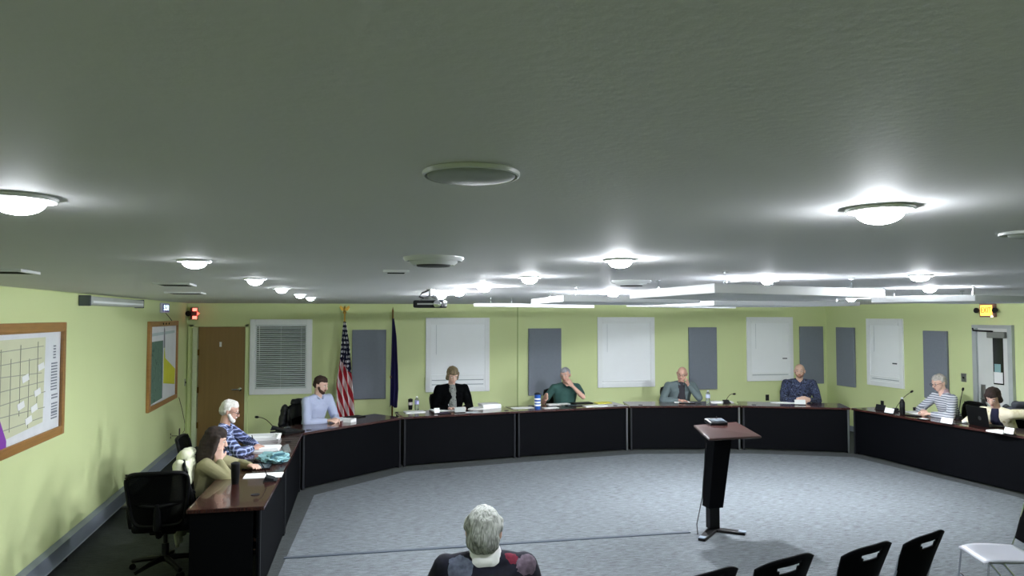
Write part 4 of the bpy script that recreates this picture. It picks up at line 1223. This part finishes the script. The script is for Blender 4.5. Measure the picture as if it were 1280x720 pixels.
        hr.append(hp([((.045, .062, .072), .022), ((-.045, .062, .07), .022), ((0, .05, .09), .03)]))
    elif style == 'long':
        hr = [hp([((0, -.03, .05), .09), ((0, .02, .07), .068)]), hp([((0, -.05, -.03), .082), ((0, -.03, .05), .088)]), hp([((0, -.06, -.03), .08), ((0, -.07, -.17), .07), ((0, -.05, -.22), .05)])]
        for s in (-1, 1): hr.append(hp([((s*.07, .015, .04), .028), ((s*.078, .005, -.05), .028), ((s*.07, .0, -.17), .03), ((s*.05, -.05, -.15), .045)]))
    elif style == 'grey_back':
        hr = [hp([((0, -.03, .045), .09), ((0, .02, .06), .07)]), hp([((0, -.05, -.0), .08), ((0, -.03, .045), .088)]), hp([((.018, -.055, -.02), .066), ((-.018, -.055, -.02), .066), ((.02, -.05, -.045), .048), ((-.02, -.05, -.045), .048)])]
        for s in (-1, 1): hr.append(hp([((s*.064, .01, .05), .032), ((s*.07, -.02, .03), .026)]))
    blob('hair', hr, .0065, hm, t, 2, .0035 if style != 'bald' else .001, 28)
    if beard:
        bm_ = hairmat(*beard)
        bp_ = [hp([((0, .068, -.086), .024), ((.035, .042, -.062), .024), ((-.035, .042, -.062), .024)]), hp([((.052, .02, -.03), .02), ((.04, .045, -.06), .02)]), hp([((-.052, .02, -.03), .02), ((-.04, .045, -.06), .02)]),
               hp([((.018, .088, -.043), .007), ((-.018, .088, -.043), .007)])]
        blob('beard', bp_, .0065, bm_, t, 1, .002, 40)
    rotm = HM.to_3x3().to_4x4()
    def hpart(mb, name, m):
        o = mb.xform(HM).build(name, m, t, smooth=True); return o
    for s in (-1, 1):
        hpart(MB().ell((s*.03, .076, .008), (.0145, .008, .007), n=10), 'eye_white', EYEW)
        hpart(MB().ell((s*.03, .0815, .007), (.0065, .005, .0065), n=10), 'iris', EYE)
        hpart(MB().ell((s*.032, .0815, .03), (.018, .005, .0035), rot=(0, s*.12, 0), n=10), 'eyebrow', hm if style != 'bald' else hairmat('brow_grey', '7A6A5C', '8C7C6C'))
    hpart(MB().ell((0, .0875, -.057), (.024 if smile else .019, .006, .0055), n=12), 'mouth', LIP)
    if glasses:
        b = MB()
        for s in (-1, 1):
            b.tube([(s*.032+.022*math.cos(a_), .098, .004+.016*math.sin(a_)) for a_ in [2*PI*k/20 for k in range(20)]], .0022, 6, closed=True)
            b.tube([(s*.054, .097, .01), (s*.076, .05, .014), (s*.084, -.005, .012)], .002, 6)
        b.tube([(-.01, .1, .008), (.01, .1, .008)], .002, 6)
        hpart(b, 'glasses', M['plast'])
    return t, HM, arms

def seat_pos(px, a, b_, off):
    """plan point on the bearing px, a distance off behind the line a-b"""
    a, b_ = Vector(a), Vector(b_); d = (b_-a).normalized(); n = Vector((-d.y, d.x))
    p_ = on_line(px, 470, a+n*off, b_+n*off)
    return Vector((p_.x, p_.y)), math.atan2(d.y, d.x)+PI

SC = 1.05
tb = lambda z: (TZ+z)/SC   # a height above the table top, in the body's own frame
seats = []
def sit(label, px, a, b_, off, chair_label, drz=0, chair_px=None, chair_off=None, **k):
    p_, rz = seat_pos(px, a, b_, off)
    r = person(label, (p_.x, p_.y), rz+drz, k.pop('scale', SC), **k)
    if chair_px: p_, rz = seat_pos(chair_px, a, b_, chair_off or off)
    if chair_label:
        seats.append(office_chair(chair_label, (p_.x, p_.y), rz+drz, .93))
    return r

up = (0, 0, 1); dn = (0, 0, -1)
# 1 tan sweater, left
sit('long dark-haired person in a tan sweater, cheek on one hand, at the near left table', 254, JL0, JL1, .71,
    'black office chair with the cream coat over its back', skin='light', scale=.96,
    chair_off=.43, hair=('long', 'hair_dark_brown', '1E1612', '2E221A'), shirt=mat('tan_sweater', '8A8664', .95, var=.08, bump=.3, bscale=120), lean=.07, hoff=(.01, .04), head=(-.22, -.08, .05), drop=.11, chair_px=291,
    R=dict(w=(.10, .17, .89), pole=(.5, .5, -1), d=(-.3, -.1, 1), n=(-1, -.2, 0), curl=.9), L_=dict(w=(-.12, .42, .785), pole=(-1, 0, -.3), n=dn, curl=.25), shoulder=.165)
# 2 plaid
sit('white-bearded person in a blue plaid shirt writing at the left table', 273, JL1, J[0], .78, 'dark office chair behind the person in blue plaid', skin='ruddy', glasses=True,
    hair=('short', 'hair_white', 'C4C2BC', 'E0DED8'), beard=('beard_white', 'D8D6D0', 'EAE8E4'), shirt=plaid_mat('blue_plaid', '6E7EB4', '141A34', 'B8C4E4', .045), scale=1.0, lean=.06, head=(-.3, 0, 0), hoff=(0, .04), drop=.02,
    R=dict(w=(.03, .36, .75), pole=(1, -.2, -.2), n=(-.3, 0, -1), curl=.8), L_=dict(w=(-.14, .38, .75), pole=(-1, -.2, -.2), n=dn, curl=.3), shoulder=.195, girth=1.1, collar=('shirt', MATS['blue_plaid']))
# 3 light blue shirt
lb = mat('light_blue_cotton', 'A9B2CC', .85, var=.05)
sit('dark-bearded person in a light blue shirt by the window with grey blinds', 390, J[0], J[1], .80, 'black office chair under the black puffer jacket', drz=.15, chair_px=398, drop=.02, skin='light', hair=('short', 'hair_brown', '2A1C14', '3A281C'), beard=('beard_brown', '2E1E14', '4A3020'),
    shirt=lb, collar=('shirt', lb), lean=.1, head=(-.3, 0, .25), hoff=(0, .04), R=dict(w=(.08, .36, tb(.03)), pole=(.7, -.4, -.5), n=dn, curl=.5), L_=dict(w=(-.05, .36, tb(.035)), pole=(-.7, -.4, -.5), n=dn, curl=.6), shoulder=.2, girth=1.1)
# 4 black cardigan
blk = mat('black_knit', '040506', .95, var=.1, spec=.05)
sit('person with short ash-blond hair in a black cardigan writing with a pen', 562, J[1], J[2], .80, 'black office chair under the person in the black cardigan', skin='light', hair=('bob', 'hair_ash', '54483A', '857656'),
    shirt=blk, open_front=blotch_mat('grey_print', ['3A3C3C', '7E827E', '222424'], 30), lean=.1, head=(-.38, 0, .0), hoff=(0, .05), wr=.006, R=dict(w=(.1, .34, tb(.03)), pole=(.55, -.5, -.5), d=(-.6, .5, .1), n=(0, .2, -1), curl=.8), L_=dict(w=(-.12, .34, tb(.03)), pole=(-.55, -.5, -.5), d=(.6, .5, 0), n=dn, curl=.4), shoulder=.2, girth=1.25)
# 5 green
sit('grey-haired person in a green short-sleeved shirt with fist at chin', 705, J[2], J[3], .82, 'black office chair under the person in the green shirt', skin='ruddy', hair=('short', 'hair_grey', '74767A', 'A2A4A8'),
    shirt=mat('green_cotton', '284B46', .85, var=.12), short=True, lean=.06, side=.0, head=(-.15, .1, -.7), hoff=(.03, .05), drop=.05, girth=1.2, shoulder=.2, collar=('shirt', MATS['green_cotton']),
    R=dict(w=(.40, .24, tb(.17)), pole=(.6, -.3, -1), d=(.1, .3, -.5), n=(1, .2, 0), curl=.7), L_=dict(w=(-.03, .235, .965), pole=(-.9, .4, -1), d=(.5, .0, .6), n=(.3, -1, .3), curl=1.3))
# 6 bald, grey shirt
gs = mat('slate_shirt', '5C6A6C', .85, var=.08)
sit('bald person in a grey shirt resting a cheek on one hand', 848, J[3], J[4], .82, 'black office chair under the bald person', skin='ruddy', hair=('bald', 'hair_fringe', '6E5A4A', '88705C'), beard=('beard_stubble', 'B08878', 'BC9484'), glasses=True,
    shirt=gs, collar=('shirt', gs), lean=.12, head=(-.25, -.12, -.4), hoff=(-.01, .05), drop=.05, girth=1.15, shoulder=.2, open_front=mat('dark_undershirt', '2C2A30', .9),
    R=dict(w=(.08, .32, tb(.03)), pole=(1, -.1, -.2), d=(-.8, .3, 0), n=dn, curl=.4), L_=dict(w=(-.10, .24, .93), pole=(-.8, .5, -1), d=(.25, -.1, 1), n=(.9, -.5, 0), curl=.5))
# 7 patterned sweater
sit('person in a dark navy patterned sweater smiling with clasped hands', 998, J[4], J[5], .82, 'black office chair under the person in the navy patterned sweater', skin='tan', smile=True, hair=('bald', 'hair_cropped', '3A2C24', '4A3A30'), beard=('stubble_dark', '7A5A48', '8A6856'),
    shirt=blotch_mat('navy_pattern', ['080C1C', '38425E', '0E1428', '6C7890'], 24), wr=.003, lean=.05, head=(-.05, 0, -.25), hoff=(0, .03), girth=1.2, shoulder=.205,
    R=dict(w=(.09, .33, tb(.06)), pole=(.6, -.4, -.5), d=(-1, .3, .2), n=(-.2, -1, -.1), curl=.7), L_=dict(w=(-.09, .33, tb(.06)), pole=(-.6, -.4, -.5), d=(1, .3, .2), n=(.2, -1, -.1), curl=.7))
# 8 stripes
sit('grey-haired person with glasses in a striped jacket at the right-hand table', 1190, J[5], JR, .76, 'tall black office chair behind the person in stripes', drz=-.25, drop=.05, skin='light', glasses=True, hair=('short', 'hair_silver', '8A8680', 'B4B0A8'), scale=1.06,
    shirt=band_mat('fine_stripes', '6F7684', 'C9CCD2', .03), lean=.12, head=(-.3, 0, .1), hoff=(0, .05), collar=('turtle', mat('rose_scarf', 'A08890', .9, var=.2, vscale=30)),
    R=dict(w=(.1, .36, tb(.05)), pole=(1, -.2, -.3), n=(-.5, 0, -1), curl=.7), L_=dict(w=(-.08, .36, tb(.03)), pole=(-1, -.2, -.3), n=dn, curl=.5), shoulder=.17)
# 9 cream
sit('dark-haired person in a cream patterned cardigan bending towards the laptop', 1257, J[5], JR, .80, 'dark grey office chair at the right edge behind the person in cream', drz=.15, skin='light', hair=('bob', 'hair_dark', '1E1412', '32221C'), scale=1.03,
    shirt=blotch_mat('cream_pattern', ['D6CBA8', 'E0D8BC', 'C4B48C'], 16), lean=.2, head=(-.5, .0, .25), hoff=(0, .07), drop=.13, open_front=mat('navy_top', '12142E', .9), wr=.005,
    R=dict(w=(.14, .34, tb(.03)), pole=(1, -.2, -.3), n=dn, curl=.4), L_=dict(w=(-.26, -.22, .72), pole=(-1, -.6, .3), n=(0, 0, -1), curl=.4), shoulder=.18)
# 10 seen from behind
p = at(605, 640, 1.2)
fl = base_mat('dark_floral_knit', .95); nt, bs, tc = nodes(fl)
def patch(c, r, s_):
    mp = nt.nodes.new('ShaderNodeVectorMath'); mp.operation = 'SUBTRACT'; nt.links.new(tc.outputs['Object'], mp.inputs[0]); mp.inputs[1].default_value = c
    ln = nt.nodes.new('ShaderNodeVectorMath'); ln.operation = 'LENGTH'; nt.links.new(mp.outputs[0], ln.inputs[0])
    nz = nt.nodes.new('ShaderNodeTexNoise'); nz.inputs['Scale'].default_value = s_; nt.links.new(tc.outputs['Object'], nz.inputs[0])
    return mth(nt, 'LESS_THAN', mth(nt, 'ADD', ln.outputs['Value'], mth(nt, 'MULTIPLY', nz.outputs['Fac'], r*.9)), r*1.35)
nz = nt.nodes.new('ShaderNodeTexNoise'); nz.inputs['Scale'].default_value = 40; nt.links.new(tc.outputs['Object'], nz.inputs[0])
col = mixc(nt, nz.outputs['Fac'], lin('05060C'), lin('12142A'))
col = mixc(nt, patch((-.12, -.04, .96), .075, 18), col, mixc(nt, nz.outputs['Fac'], lin('202838'), lin('747C90')))
col = mixc(nt, patch((.13, -.04, 1.02), .055, 20), col, mixc(nt, nz.outputs['Fac'], lin('3A0A18'), lin('8A2840')))
col = mixc(nt, patch((.2, -.02, .97), .06, 26), col, mixc(nt, nz.outputs['Fac'], lin('1C161C'), lin('807080')))
col = mixc(nt, patch((.03, -.09, .93), .04, 26), col, lin('0E2420'))
nt.links.new(col, bs.inputs['Base Color'])
person('grey-haired person seen from behind in a dark floral cardigan with a white collar', (p.x, p.y-.05), -.1, 1.0, skin='light', hair=('grey_back', 'hair_grey_white', '6E726C', 'B4B8B2'),
       shirt=fl, collar=('turtle', M['paper']), lean=.03, head=(0, 0, -.15), hoff=(-.005, .01), shoulder=.19, girth=1.15, wr=.004, drop=.02, neck=-.045,
       R=dict(w=(.12, .32, .62), pole=(1, -.6, -.4), n=dn, curl=.4), L_=dict(w=(-.12, .32, .62), pole=(-1, -.6, -.4), n=dn, curl=.4))
stack_chair('black chair under the grey-haired person seen from behind', (p.x, p.y-.07), -.1)

# pens held in hands
def pen(px, py, z, label, m):
    p_ = at(px, py, TZ+z)
    t = thing('pen', label, 'pen', p_, 0)
    MB().tube([(0, 0, -.04), (-.02, .01, .07)], .005, 8).build('barrel', m, t, smooth=True)
    MB().tube([(0, 0, -.05), (0, 0, -.04)], [.001, .004], 8).build('tip', M['steel'], t)
pen(561, 504, .09, 'white pen in the hand of the person in the black cardigan', M['white'])
pen(317, 552, .07, 'dark pen in the hand of the person in blue plaid', M['plast'])

# cream coat over the first seated chair
ch = seats[0]
def coat(name, label, cat, ch, m, front, back, w_=.25, group=None):
    t = thing(name, label, cat, ch.location, ch.rotation_euler.z, scale=ch.scale[0])
    b = MB(); nx, ny = 24, 40; g = []
    prof = []
    for j in range(ny+1):
        v = j/ny; Lf, Lb = front, back; tot = Lf+Lb; s_ = v*tot
        if s_ < Lb: y, z = -.42-.02*math.sin(s_*8), .99-(Lb-s_)
        else: y, z = -.33+.03*(s_-Lb), .99-(s_-Lb)
        if abs(s_-Lb) < .04: z += .0; y = -.42+.09*((s_-Lb)/.08+.5)
        prof.append((y, z))
    for j, (y, z) in enumerate(prof):
        row = []
        for i in range(nx+1):
            u = i/nx*2-1
            fold = .018*math.sin(u*11+z*3)+.01*noise.noise(Vector((u*4, z*6, 0)))
            row.append(b.b.verts.new((u*w_*(1+.1*(.9-z)), y+(fold if y < -.38 else -fold*.2)-.02*(1-u*u), z-.05*u*u)))
        g.append(row)
    for j in range(ny):
        for i in range(nx): b.b.faces.new((g[j][i], g[j][i+1], g[j+1][i+1], g[j+1][i]))
    o = b.build('coat_body', m, t, smooth=True)
    for pl in o.data.polygons: pl.use_smooth = True
    o.modifiers.new('thickness', 'SOLIDIFY').thickness = .03
    for s in (-1, 1):
        blob('sleeve', [[((s*w_*.95, -.42, .93), .055), ((s*w_*1.1, -.44, .7), .05)], [((s*w_*1.1, -.44, .7), .05), ((s*w_*1.05, -.43, .5), .045)]], .012, m, t, 2, .01, 14)
    blob('hood', [[((-.1, -.4, 1.0), .05), ((.1, -.4, 1.0), .05), ((0, -.45, .96), .05)]], .012, m, t, 2, .012, 14)
    return t
coat('winter_coat', 'cream winter coat hung over the chair of the person in the tan sweater', 'coat', seats[0], M['cream'], .25, .75, .2)
puf = mat('black_quilted_nylon', '14161C', .45, var=.3, vscale=12)
coat('puffer_jacket', 'black puffer jacket hung over the chair of the person in light blue', 'jacket', seats[2], puf, .2, .45, .27)
coat('grey_jacket', 'dark grey jacket on the chair at the right edge of the view', 'jacket', seats[8], mat('grey_jacket_cloth', '4A4E58', .9, var=.1), .2, .4)

bpy.data.scenes.remove(WS)
